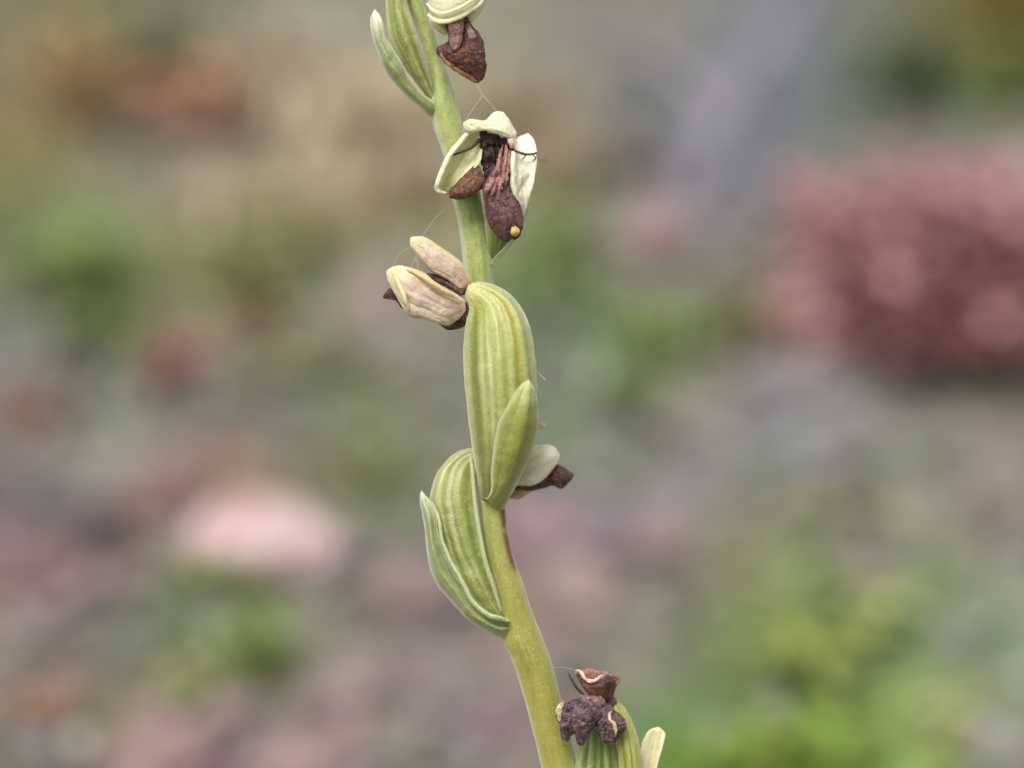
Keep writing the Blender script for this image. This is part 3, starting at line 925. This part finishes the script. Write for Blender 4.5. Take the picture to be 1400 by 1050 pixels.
# right side sepal
def fold_col(U, V, Sn, X, Y, F):
    c = cream_col(S(240, 236, 216), S(228, 223, 194), 65, None, S(212, 208, 166))(U, V, Sn, X, Y, F)
    t = np.clip(((X - 706) * 16 + (Y - 264) * -24) / (16 ** 2 + 24 ** 2), 0, 1)
    d = np.hypot(X - 706 - 16 * t, Y - 264 + 24 * t)
    return mixc(c, S(168, 146, 104), np.exp(-(d / 3.2) ** 2) * .8)


body('sepal', [(700, 190), (699, 205), (699, 222), (699, 240), (699, 255), (702, 270), (708, 282), (712, 292), (715, 299)],
     [(722, 182), (731, 193), (734, 211), (733, 230), (730, 249), (727, 262), (723, 275), (719, 287), (716.5, 298)], M_CREAM,
     fold_col, ov2, dz=[44, 50, 54, 56, 56, 54, 50, 46, 42], th=5, rim=.5,
     mid=lambda U, V: 9 * V ** 2 + 8 * np.exp(-((V + .85) / .25) ** 2) - 9 * np.exp(-((V - .1 - .5 * (U - .5)) / .18) ** 2) * sstep(.25, .7, U), lump=(1.3, 14), wave=(2.0, 16), nv=110)
# left side sepal, boat shaped with a thick rim
body('sepal', [(650, 178), (639, 181), (626, 196), (613, 213), (603, 235), (595, 254), (597, 262), (609, 266)],
     [(664, 186), (661, 196), (659.5, 207), (657, 220), (648, 232), (636, 246), (624, 257), (614, 265)], M_CREAM,
     cream_col(S(228, 225, 186), S(204, 202, 136), 66, None, S(192, 192, 120)), ov2, dz=[46, 46, 44, 42, 40, 38, 36, 34], th=4.2, rim=.8,
     mid=lambda U, V: 13 * V ** 2 + 9 * np.exp(-((V + .92) / .2) ** 2), lump=(1.0, 14), wave=(1.5, 14), nv=110)
# hood: a rolled front edge and the dome behind it
CH = cream_col(S(238, 234, 204), S(222, 217, 172), 67, None, S(208, 207, 158))
hood = body('dorsal_sepal', [(633, 171), (637, 177.5), (647, 180.5), (659, 178), (671, 178), (684, 182.5), (695, 187), (704, 187)],
            [(634, 168), (641, 162.5), (650, 164.5), (660, 166), (670, 165), (683, 168), (695, 174), (705, 182)], M_CREAM,
            CH, ov2, dz=[60, 66, 70, 72, 74, 74, 70, 64], k=.8, lump=(1.6, 10), wave=(1.0, 8), wrinkle=(.2, 4, 1.6), nv=96)
body('dorsal_sepal', [(662, 176), (666, 182), (676, 186), (688, 188), (698, 190), (705, 188)], [(663, 166), (671, 157.5), (680, 153), (689, 156), (697, 165), (706, 181)], M_CREAM,
     CH, ov2, dz=[52, 52, 52, 52, 52, 50], k=.7, lump=(1.0, 10), wrinkle=(.12, 3, 2))
CM = cream_col(S(240, 236, 210), S(224, 219, 178), 73)
strand('sepal_margin', [(648, 182), (639, 183), (627, 197), (614, 214), (605, 235), (597.5, 253), (600, 261), (610, 264)], [1.5, 3.0, 3.6, 3.8, 3.8, 3.6, 3.2, 1.8], M_CREAM, CM, ov2,
       dz=[56, 62, 64, 62, 60, 56, 52, 48], lump=(1.4, 10), nu=90, nv=20)
strand('sepal_margin', [(702, 192), (702, 208), (701.5, 224), (701.5, 240), (702, 254), (706, 270), (713, 281)], [2, 3.2, 3.6, 3.8, 3.8, 3.6, 2], M_CREAM, CM, ov2,
       dz=[62, 68, 70, 70, 68, 64, 58], lump=(1.2, 10), nu=90, nv=20)
strand('petal', [(693, 184), (699, 193), (701, 203)], [2.5, 4.5, 3], M_DRY, cream_col(S(206, 178, 160), S(180, 140, 126), 74), ov2, dz=[62, 70, 70], lump=(1.2, 6), nu=30, nv=20)
# dark throat (column) and lip
body('column', [(655, 178), (655, 196), (657, 214), (660, 232), (664, 246)], [(694, 182), (698, 200), (699, 220), (699, 240), (697, 256)], M_DARK,
     lip_col(S(36, 22, 18), S(64, 40, 32), S(88, 58, 40), 68, 9), ov2, dz=[50, 50, 48, 46, 44], k=.45, lump=(4.0, 8), furrows=[(-.4, -.2, .12, .4), (.1, .1, .1, .4), (.5, .4, .1, .35)], nv=96)
body('labellum_lobe', [(652, 222), (634, 241), (618, 257), (614, 264), (615, 270)], [(668, 252), (654, 261), (640, 270), (627, 273), (618, 272)], M_LIP,
     lip_col(S(70, 42, 32), S(112, 70, 46), S(150, 104, 66), 69, 10), ov2, dz=[48, 52, 54, 52, 48], k=.6, lump=(1.6, 8), wrinkle=(.08, 2, 1.6))
body('labellum', [(686, 218), (676, 228), (666, 245), (661, 262), (664, 283), (668, 304), (677, 320), (688, 331)],
     [(692, 212), (698, 226), (699, 243), (701, 262), (711, 283), (715, 304), (711, 319), (695, 331)], M_LIP,
     lip_col(S(76, 46, 48), S(110, 74, 74), S(152, 104, 82), 70, 8), ov2, dz=[54, 58, 62, 66, 66, 64, 58, 52], k=.45, lump=(1.9, 8), wrinkle=(.07, 2.5, 2.2), nu=150, nv=90,
     furrows=[(.75, .45, .1, .16), (-.3, -.2, .1, .1)])
PK = lip_col(S(152, 104, 96), S(186, 144, 134), S(104, 62, 56), 71, 4)
FOLDS = [([(681, 216), (678, 236), (671, 252), (664.5, 263)], [1.4, 2.6, 4.2, 2.6]), ([(685, 220), (681, 242), (676, 257), (672, 268)], [1.6, 2.8, 3.8, 2.4]),
         ([(688, 214), (687, 238), (683, 254), (680, 266)], [1.6, 2.6, 3.2, 1.8]), ([(693, 196), (691, 216), (688, 238), (686, 258)], [2.0, 2.8, 2.8, 1.2]),
         ([(688, 198), (684, 212), (680, 230), (673, 244)], [1.6, 2.2, 2.2, 1.2]), ([(696, 206), (695, 224), (692, 244), (690, 256)], [1.6, 2.4, 2.4, 1.0]),
         ([(677, 232), (671, 246), (666, 254), (662, 262)], [1.2, 2.2, 2.6, 1.6])]
for i, (pts, r) in enumerate(FOLDS):
    strand('lip_fold', pts, np.array(r) * (.82 + .1 * (i % 3)), M_DRY, PK, ov2, dz=[60, 70 + 2 * (i % 2), 80 - 2 * (i % 3), 78 - 3 * (i % 3)], lump=(2.6, 5), nu=60, nv=18)
body('yellow_gland', [(699, 311), (698.5, 316), (700, 321), (704, 323.5)], [(705, 309.5), (710, 314), (710, 320), (705.5, 323.5)], M_CREAM, cream_col(S(214, 184, 112), S(186, 142, 66), 75), ov2, dz=[78, 82, 82, 78], k=.9, nu=40, nv=32, lump=(1.3, 5))
body('labellum_hollow', [(697, 306), (701, 316), (701, 325), (703, 328)], [(706, 305), (712, 314), (711, 322), (705, 328)], M_DARK, S(44, 26, 18), ov2, dz=[72, 74, 72, 66], k=.8, nu=40, nv=32, lump=(1.0, 6))
strand('petal', [(656, 190), (648, 199), (641, 203.5), (630, 208), (616, 213.5)], [2.6, 2.2, 2.0, 1.6, 1.2], M_DARK, S(66, 42, 32), ov2, dz=[60, 62, 62, 60, 56], lump=(.5, 6))
strand('petal', [(698, 203), (706, 207), (713, 209.5), (722, 211.5), (734, 209)], [2.2, 1.8, 1.8, 1.6, 1.4], M_DARK, S(72, 44, 40), ov2, dz=[66, 70, 72, 72, 68], lump=(.6, 6))
strand('petal_curl', [(719.5, 211), (717, 215), (713.5, 219)], [.9, .9, .6], M_DARK, S(72, 48, 44), ov2, dz=[72, 74, 74])
strand('petal_curl', [(728, 211), (732, 216), (728, 221.5)], [.9, .9, .6], M_DARK, S(72, 48, 44), ov2, dz=[72, 74, 72])
strand('petal_curl', [(733, 210), (736, 217), (744, 221), (751, 219), (748, 215.5), (742, 218)], [.6, .6, .7, .8, .6, .4], M_DARK, S(120, 96, 84), ov2, dz=[68, 66, 64, 64, 64, 64])

# ---------------------------------------------------------------- middle capsule with bract; its flower points left
def ov3_col(U, V, Sn, X, Y, F):
    n = fbm(V * 10, U * 2.5, 0, 81)
    c = mixc(S(164, 166, 84), S(204, 203, 144), sstep(-.4, .5, n))
    c = mixc(c, c * .8, sstep(.1, .6, fbm(V * 28, U * 5, 0, 85)) * .7)
    c = mixc(c, S(112, 128, 40), np.exp(-((V + .72) / .16) ** 2) * .8 * sstep(.1, .3, 1 - U) + .55 * np.clip(F, 0, 1))
    yel = np.exp(-((V - (.5 + 0.06 * U)) / .085) ** 2) * sstep(.25, .5, U) * (1 - sstep(.74, .86, U))
    c = mixc(c, S(182, 168, 58), yel * .85)
    c = mixc(c, S(130, 142, 60), sstep(.5, 0, U) * .6)
    c = mixc(c, S(216, 216, 174), np.abs(V) ** 7 * .6)  # pale edge light painted along the capsule's outline
    return mixc(c, S(206, 200, 142), sstep(.8, .95, U) * .7)


ov3 = body('ovary', [(660, 690), (655, 664), (648.5, 630), (643, 594), (639, 560), (635, 522), (633.3, 490), (634, 462), (637, 440), (641, 428), (641, 419), (637, 411), (635.5, 403)],
           [(690, 692), (706, 664), (722, 630), (732, 594), (735, 560), (734, 522), (732, 490), (727, 457), (717, 428), (700, 404), (677, 390), (656, 385.5), (641, 388)], M_GREEN,
           ov3_col, orchid, dz=[2, 16, 30, 42, 50, 56, 58, 58, 56, 52, 48, 46, 46], k=.85, nu=220, nv=140,
           furrows=[(-.76, -.74, .11, .05), (-.42, -.4, .08, .022), (-.14, -.1, .08, .025), (.14, .1, .08, .022), (.5, .56, .1, .085), (.85, .85, .06, .03)], lump=(1.2, 16))
body('bract', [(656, 676), (660, 681), (667, 679), (671.5, 667), (672, 645), (674.5, 613), (680.5, 580), (693, 554), (709, 529), (722, 519.5)],
     [(684, 702), (692, 690), (699, 676), (706, 661), (715, 645), (724, 626), (734, 593), (736.5, 561), (732.5, 536), (724.5, 520)], M_GREEN,
     bract_col(S(132, 138, 66), S(206, 206, 164), S(194, 194, 142), .75, 83, 9), orchid, dz=[16, 30, 44, 58, 72, 88, 100, 104, 103, 98], th=3.6, rim=.3,
     mid=lambda U, V: -24 * V ** 2 + 5 + 5 * np.exp(-((V + .85) / .14) ** 2), lump=(1.4, 18), wave=(1.6, 24), furrows=[(-.5, -.4, .06, .01), (0, 0, .06, .01), (.45, .4, .06, .01)], nu=150, nv=100)

DR1, DR2 = S(206, 186, 160), S(184, 156, 130)


def dry_col(a, b, seed, rimc=None, side=1, tipc=None):
    def f(U, V, Sn, X, Y, F):
        n = fbm(X / 15, Y / 15, 0, seed)
        m = fbm(X / 6, Y / 6, 0, seed + 4)
        c = mixc(a, b, sstep(-.4, .4, n))
        c = mixc(c, S(150, 110, 96), sstep(.2, .75, m) * .5)
        c = mixc(c, S(214, 200, 196), sstep(.1, .6, fbm(X / 11, Y / 8, 0, seed + 8)) * .5)  # mauve-white swirls are highlights painted into the sepal colour
        if rimc is not None:
            c = mixc(c, rimc, np.exp(-((V * side - .88) / .18) ** 2) * .9)
        if tipc is not None:
            c = mixc(c, tipc, sstep(.6, .95, U))
        return c
    return f


# upper dry sepal
body('sepal', [(642, 392), (630, 399), (618, 385), (604, 377), (587, 368), (573, 350), (562, 338), (560.5, 328)],
     [(647, 386), (643, 378), (630, 359), (613, 345.5), (597, 336), (583, 326.5), (571, 323.5), (562, 324)], M_DRY,
     dry_col(DR1, DR2, 91, S(214, 198, 148), 1, S(220, 210, 164)), ov3, dz=[44, 46, 50, 52, 52, 50, 46, 42], k=.55, nu=130, nv=90,
     furrows=[(.5, .5, .07, .13), (.25, .28, .05, .06), (-.3, -.2, .1, .08)], lump=(.9, 16), wrinkle=(.13, 2.2, 2.2))
# lower dry sepal with its rolled margin and folded tip
body('sepal', [(637, 424), (624, 437), (610, 445), (597, 440), (578, 434), (563, 430), (551, 419), (540, 401), (531, 384), (528, 373)],
     [(635, 410), (624, 404), (611, 397), (597, 389), (585, 380), (574, 374), (560, 368), (546, 364.5), (536, 365.5), (529.5, 369)], M_DRY,
     dry_col(S(212, 194, 166), S(190, 164, 142), 93, S(222, 206, 154), 1, S(226, 216, 176)), ov3, dz=[50, 56, 60, 62, 62, 62, 60, 56, 52, 48], k=.62, nu=150, nv=100,
     furrows=[(.62, .55, .09, .13), (-.1, .1, .12, .09), (-.55, -.6, .1, .14)], lump=(1.0, 18), wrinkle=(.14, 2.4, 2.2))
# margin roll
strand('sepal_margin', [(626, 408), (612, 400.5), (597, 391.5), (583, 381.5), (570, 373.5), (556, 368)], [1.5, 3.6, 3.8, 3.4, 2.8, 1.4], M_DRY,
       cream_col(S(220, 200, 152), S(200, 174, 126), 95), ov3, dz=[70, 80, 84, 84, 78, 70], lump=(.8, 10))
strand('sepal_margin', [(535, 370), (543, 383), (549, 397), (554, 410), (559, 424)], [1.6, 3.4, 3.8, 3.4, 1.6], M_DRY,
       cream_col(S(224, 212, 166), S(202, 188, 136), 96), ov3, dz=[60, 72, 78, 80, 74], lump=(.8, 10))
# dark lip seen between and below
DK = lip_col(S(62, 38, 30), S(92, 58, 46), S(116, 84, 70), 97, 8)
body('labellum', [(640, 400), (630, 404), (616, 396), (600, 388), (588, 382), (578, 376.5)], [(640, 388), (631, 392), (620, 386), (606, 378), (591, 373.5), (580, 375)], M_LIP, DK, ov3,
     dz=[46, 50, 48, 46, 44, 42], k=.8, lump=(1.4, 9))
body('labellum_lobe', [(642, 414), (645, 430), (638, 443), (626, 450), (612, 450.5), (601, 444)], [(632, 414), (626, 424), (622, 430), (616, 434), (608, 436), (600, 442)], M_LIP, DK, ov3,
     dz=[42, 42, 42, 40, 38, 36], k=.6, lump=(1.4, 9))
body('labellum_lobe', [(556, 424), (549, 422), (541, 412), (532, 410), (523, 408.5)], [(556, 404), (548, 402), (540, 396), (531, 395), (522.5, 406)], M_LIP, DK, ov3, dz=[40, 42, 42, 40, 38], k=.4, lump=(1.8, 8))

# ---------------------------------------------------------------- lower left capsule, bract; its flower shows right of the stem
ov4 = body('ovary', [(690, 852), (668, 842), (646, 824), (625, 797), (606, 757), (594, 715), (588, 682), (593, 656), (606, 633), (625, 618), (645, 613), (664, 618)],
           [(697, 846), (688, 832), (679, 806), (670, 776), (663, 748), (657, 718), (654, 690), (652, 664), (652, 645), (656, 634), (664, 630), (676, 634)], M_GREEN,
           ovary_col(S(156, 163, 90), S(104, 120, 40), S(206, 208, 166), seed=101), orchid, dz=[4, 12, 16, 16, 14, 12, 8, 2, -6, -16, -28, -40], k=.85, nu=200, nv=130,
           furrows=[(-.84, -.84, .06, .04), (-.4, -.5, .12, .03), (.02, -.1, .1, .03), (.6, .5, .2, .06)], lump=(1.8, 18))
body('bract', [(700, 862), (685, 872), (666, 864), (640, 847), (616, 822), (593, 793), (584, 758), (580, 722), (575, 688), (574.5, 674)],
     [(702, 850), (694, 846), (668, 840), (649, 826), (632, 796), (616, 768), (604, 739), (598, 705), (588, 684), (576.5, 671)], M_GREEN,
     bract_col(S(134, 142, 90), S(206, 209, 178), S(208, 211, 176), .72, 103, 6), orchid, dz=[14, 26, 36, 42, 44, 44, 42, 38, 32, 26], th=3.6, rim=.35,
     mid=lambda U, V: -24 * V ** 2 + 12 * np.exp(-((V - .8) / .18) ** 2) - 8 * np.exp(-((V - .3) / .22) ** 2), lump=(1.6, 18), wave=(2.2, 26), nu=150, nv=100)
strand('bract_margin', [(697, 850), (682, 845), (668, 841), (650, 827), (633, 797), (617, 769), (605, 740), (599, 706), (590, 686)], [2, 3.4, 3.4, 3.2, 2.8, 2.6, 2.4, 2.2, 1.2], M_GREEN,
       cream_col(S(190, 195, 150), S(164, 171, 116), 110), orchid, dz=[30, 38, 42, 44, 46, 46, 44, 40, 34], lump=(1.2, 16), nu=90)
# pale rib where the capsule meets the stem
strand('stem_ridge', [(643, 622), (646, 645), (650, 690), (656, 730), (663, 765), (674, 800), (685, 836)], [1.2, 2.6, 3.0, 3.2, 3.2, 2.8, 1.6], M_GREEN,
       cream_col(S(186, 193, 150), S(164, 172, 118), 104), stem, dz=[16, 24, 28, 30, 30, 28, 22], nu=80, k=1.2)
# flower of this capsule, pointing right behind the stem
body('sepal', [(664, 640), (690, 655), (706, 663), (718, 663), (733, 661), (746, 653), (758, 640), (764, 630)],
     [(662, 620), (690, 628), (708, 632), (718, 622), (729, 612), (746, 608.5), (759, 612.5), (765, 622)], M_CREAM,
     cream_col(S(240, 234, 210), S(224, 214, 176), 105, S(190, 168, 116), S(222, 212, 196)), ov4, dz=[-44, -40, -34, -28, -24, -22, -22, -22], k=.55, nu=130, nv=90,
     furrows=[(.3, .35, .09, .1), (-.3, -.2, .1, .08)], lump=(1.0, 14), wrinkle=(.08, 2, 2))
body('labellum', [(690, 668), (703, 671), (722, 670), (738, 668), (748, 664), (756, 662), (770, 666), (781, 656)], [(694, 654), (706, 654), (722, 652), (738, 650), (750, 645), (760, 637), (771, 641), (785.5, 648)], M_LIP,
     lip_col(S(62, 34, 32), S(96, 58, 54), S(124, 82, 74), 106, 8), ov4, dz=[-44, -42, -40, -38, -36, -32, -28, -28], k=.5, lump=(1.8, 9), wrinkle=(.25, 4, 1.6))
body('sepal', [(686, 690), (697, 682), (708, 683), (722, 676), (734, 668)], [(688, 670), (698, 668), (708, 668), (720, 666), (732, 664)], M_DRY, dry_col(S(186, 156, 112), S(160, 126, 86), 107), ov4,
     dz=[-40, -42, -42, -42, -40], k=.5, lump=(1.0, 9))
body('dorsal_sepal', [(700, 610), (722, 594), (736, 588), (744, 586), (747, 583)], [(700, 590), (722, 580), (735, 577.5), (743, 578), (747, 581)], M_CREAM, cream_col(S(214, 198, 150), S(198, 180, 122), 108), ov4,
     dz=[-36, -30, -26, -24, -24], k=.6, lump=(.8, 9))

# ---------------------------------------------------------------- lowest capsule and its shrivelled flower
ov5 = body('ovary', [(826, 1240), (838, 1160), (845, 1095), (846, 1050), (843, 1020), (838, 993), (833, 973), (829, 962)],
           [(850, 1244), (870, 1165), (880, 1095), (878.5, 1050), (875, 1020), (867, 993), (857, 971), (845, 957)], M_GREEN,
           ovary_col(S(168, 166, 82), S(120, 132, 48), S(196, 195, 128), seed=111), orchid, dz=[4, 14, 22, 26, 28, 28, 28, 28], k=.9, nu=160, nv=110,
           furrows=[(-.5, -.5, .14, .05), (.1, .15, .1, .03)], lump=(1.0, 15))
body('bract', [(800, 1250), (790, 1160), (785, 1090), (786, 1050), (790, 1026), (798, 1004), (806, 986)], [(836, 1250), (846, 1160), (852, 1090), (850, 1050), (846, 1022), (836, 1000), (818, 984)], M_GREEN,
     ovary_col(S(136, 148, 78), S(86, 106, 36), S(176, 186, 132), seed=112), orchid, dz=[0, 4, 8, 10, 12, 14, 16], k=.4, nu=120, nv=110,
     furrows=[(-.7, -.6, .1, .16), (-.25, -.1, .12, .22), (.2, .25, .1, .18), (.65, .6, .12, .2)], lump=(1.0, 14))
body('bract', [(820, 1250), (850, 1170), (866, 1100), (873, 1050), (876, 1022), (886, 1000), (897, 994)], [(836, 1260), (870, 1180), (888, 1100), (898, 1052), (907, 1018), (909.5, 1003), (902, 994)], M_CREAM,
     cream_col(S(230, 224, 190), S(208, 200, 140), 113, S(180, 170, 80)), orchid, dz=[-6, -8, -10, -12, -12, -12, -12], th=6, rim=.4, mid=lambda U, V: 7 * V ** 2 - 3, lump=(1.0, 16), furrows=[(.1, .15, .14, .03)])
def ragged(a, b, c2, seed):
    def f(U, V, Sn, X, Y, F):
        n = fbm(X / 5, Y / 5, Sn, seed)
        c = mixc(a, b, sstep(-.3, .4, n))
        return mixc(c, c2, np.maximum(sstep(.75, 1, U), sstep(.22, 0, U)) * .9 + sstep(.3, .7, fbm(X / 4, Y / 4, 0, seed + 2)) * .7)
    return f


SH = lip_col(S(60, 42, 44), S(108, 82, 86), S(156, 134, 142), 115, 6)  # the palest mauve blotches are highlights painted on dark tissue
lump5 = [
    ([(766, 962), (764, 978), (768, 994), (769, 1006), (771, 1012)], [(792, 955), (794, 972), (790, 990), (783, 1004), (776, 1013)], [44, 52, 54, 50, 44]),
    ([(786, 956), (784, 974), (788, 992), (789, 1008), (792, 1017.5)], [(816, 951), (820, 970), (816, 986), (806, 1004), (797, 1018)], [52, 62, 66, 62, 56]),
    ([(806, 954), (810, 972), (816, 990), (822, 1008), (829, 1018)], [(834, 963), (840, 978), (846, 992), (844, 1008), (836, 1019)], [44, 52, 56, 54, 48]),
    ([(824, 962), (832, 980), (836, 996), (840, 1004)], [(838, 970), (850, 979), (855, 993), (848, 1007)], [42, 54, 58, 54]),
]
for L_, R_, z_ in lump5:
    body('labellum_lobe', L_, R_, M_LIP, SH, ov5, dz=z_, k=.8, lump=(3.0, 7), wrinkle=(.3, 2.4, 1.7), nu=130, nv=100)
for L_, R_ in (([(794, 950), (796, 960), (800, 970)], [(822, 950), (824, 962), (816, 972)]),):
    body('labellum', L_, R_, M_LIP, lip_col(S(120, 82, 80), S(150, 112, 110), S(90, 62, 60), 116, 6), ov5, dz=[56, 62, 64], k=.5, lump=(2.0, 8), wrinkle=(.25, 2, 2), nu=70, nv=60)
body('sepal', [(768, 957), (761, 966), (760, 974), (765, 988), (768, 1000)], [(774, 957), (769, 966), (768, 974), (770, 986), (771, 999)], M_CREAM,
     ragged(S(220, 204, 172), S(190, 156, 130), S(120, 86, 78), 117), ov5, dz=[56, 60, 60, 58, 54], k=.8, lump=(2.0, 6))
strand('sepal_margin', [(838, 970), (832.5, 977), (834, 984), (840, 991), (842, 1000), (840, 1008)], [.8, 2.0, 1.8, 2.8, 2.4, 1.0], M_CREAM, ragged(S(222, 204, 170), S(196, 160, 130), S(116, 80, 72), 118), ov5,
       dz=[60, 68, 72, 74, 72, 64], lump=(1.8, 5))
body('dorsal_sepal', [(787, 921), (791, 930), (799, 941), (808, 950), (822, 956), (832, 961)], [(793, 921), (806, 926), (822, 928), (836, 928), (842, 936), (838, 952)], M_LIP,
     lip_col(S(72, 40, 34), S(110, 66, 54), S(130, 84, 70), 119, 8), ov5, dz=[52, 58, 62, 60, 52, 44], k=.5, lump=(1.2, 9), wrinkle=(.14, 3, 2))
body('dorsal_sepal', [(790, 922), (800, 930), (812, 932), (826, 931), (840, 934)], [(795, 917), (806, 914), (819, 916.5), (832, 920), (846, 928)], M_DRY,
     cream_col(S(196, 150, 140), S(168, 116, 106), 120, None, S(132, 84, 76)), ov5, dz=[50, 50, 50, 48, 46], k=.3, lump=(2.0, 7))
strand('sepal_margin', [(787, 922), (789, 917), (794, 918.5), (799, 927), (807, 931), (816, 930), (823, 924.5), (831, 922)], [1.6, 2.6, 2.4, 2.6, 2.8, 2.6, 2.2, 1.2], M_CREAM,
       ragged(S(230, 214, 184), S(208, 176, 150), S(150, 100, 90), 121), ov5, dz=[58, 63, 66, 70, 72, 70, 63, 55], lump=(1.7, 5), nu=80, nv=20)
strand('sepal_margin', [(826, 921), (836, 924), (846, 928.5), (842, 935), (839, 944)], [1.6, 2.2, 2.2, 2.2, 1.6], M_LIP,
       lip_col(S(120, 76, 72), S(150, 108, 108), S(90, 56, 52), 122, 6), ov5, dz=[56, 58, 58, 56, 52], lump=(.9, 7), nu=40, nv=16)
strand('petal', [(777, 920), (782, 930), (789, 941), (799, 951)], [1.0, 1.6, 1.8, 1.6], M_DARK, S(62, 46, 36), ov5, dz=[54, 56, 58, 58], lump=(.4, 6))
strand('flower_neck', [(822, 948), (832, 956), (838, 964)], [9, 8, 8], M_LIP, SH, ov5, dz=[44, 38, 34], nu=24, nv=24, lump=(1.2, 8))

# ---------------------------------------------------------------- leaves at the foot of the orchid
base = world_pts(836, 3120, 0)
for i, (a, ln) in enumerate([(0.3, .065), (1.9, .06), (3.4, .07), (4.9, .055)]):
    nu, nv = 26, 9
    u, v_ = np.meshgrid(np.linspace(0, 1, nu), np.linspace(-1, 1, nv), indexing='ij')
    wd = .011 * np.sin(np.pi * np.clip(u * .93 + .06, 0, 1)) ** .8
    r = u * ln
    zz = .004 + .018 * np.sin(u * 2.4) - .012 * u + np.abs(v_) * wd * .35
    X = base[0] + np.cos(a) * r - np.sin(a) * wd * v_
    Y = base[1] + np.sin(a) * r + np.cos(a) * wd * v_
    mesh_object('leaf', np.stack([X, Y, zz], -1).reshape(-1, 3), grid_faces(nu, nv, False), mixc(S(110, 140, 62), S(140, 164, 90), (np.abs(v_) ** .5).ravel()), M_LEAF, orchid)

# move the orchid's origin to its foot without moving its parts
orchid.location = Vector(base.tolist())
for ch in orchid.children:
    ch.matrix_parent_inverse.translation = -Vector(base.tolist())

# ---------------------------------------------------------------- spider silk
def silk(label, paths):
    root = bpy.data.objects.new('spider_thread', None)
    COL.objects.link(root)
    tag(root, label, 'spider silk')
    for pts, z in paths:
        strand('thread', pts, .22, M_THREAD, S(200, 190, 172), root, dz=z, nu=16, nv=6)
    c = world_pts(paths[0][0][0][0], paths[0][0][0][1], paths[0][1][0])
    root.location = Vector(c.tolist())
    for ch in root.children:
        ch.matrix_parent_inverse.translation = -Vector(c.tolist())


silk('spider thread strung between the topmost brown lip and the cream hood', [([(651, 112), (660.5, 130), (670, 141), (680, 154)], [38, 48, 56, 64]), ([(660.5, 130), (650, 144), (637, 164)], [48, 52, 58])])
silk('spider thread from the stem to the upper dry sepal tip', [([(622, 272), (606, 288), (596, 297), (580, 319), (576, 325)], [10, 20, 28, 40, 46])])
silk('tangle of spider silk between the two pale dry sepals', [([(572, 346), (566, 356), (562, 367)], [58, 62, 64]), ([(570, 352), (571, 362), (573, 373)], [58, 64, 70]), ([(567, 354), (572, 360)], [61, 63]), ([(566, 336), (548, 345), (536, 366)], [46, 48, 50])])
silk('short stray spider thread on the flank of the tall capsule', [([(732, 506), (739, 512), (746, 521)], [60, 64, 66]), ([(746, 521), (744, 517), (738, 513)], [66, 65, 64])])
silk('spider thread from the thick stem to the shrivelled cup', [([(757, 913), (768, 912), (778, 914), (788, 917)], [10, 30, 46, 60])])
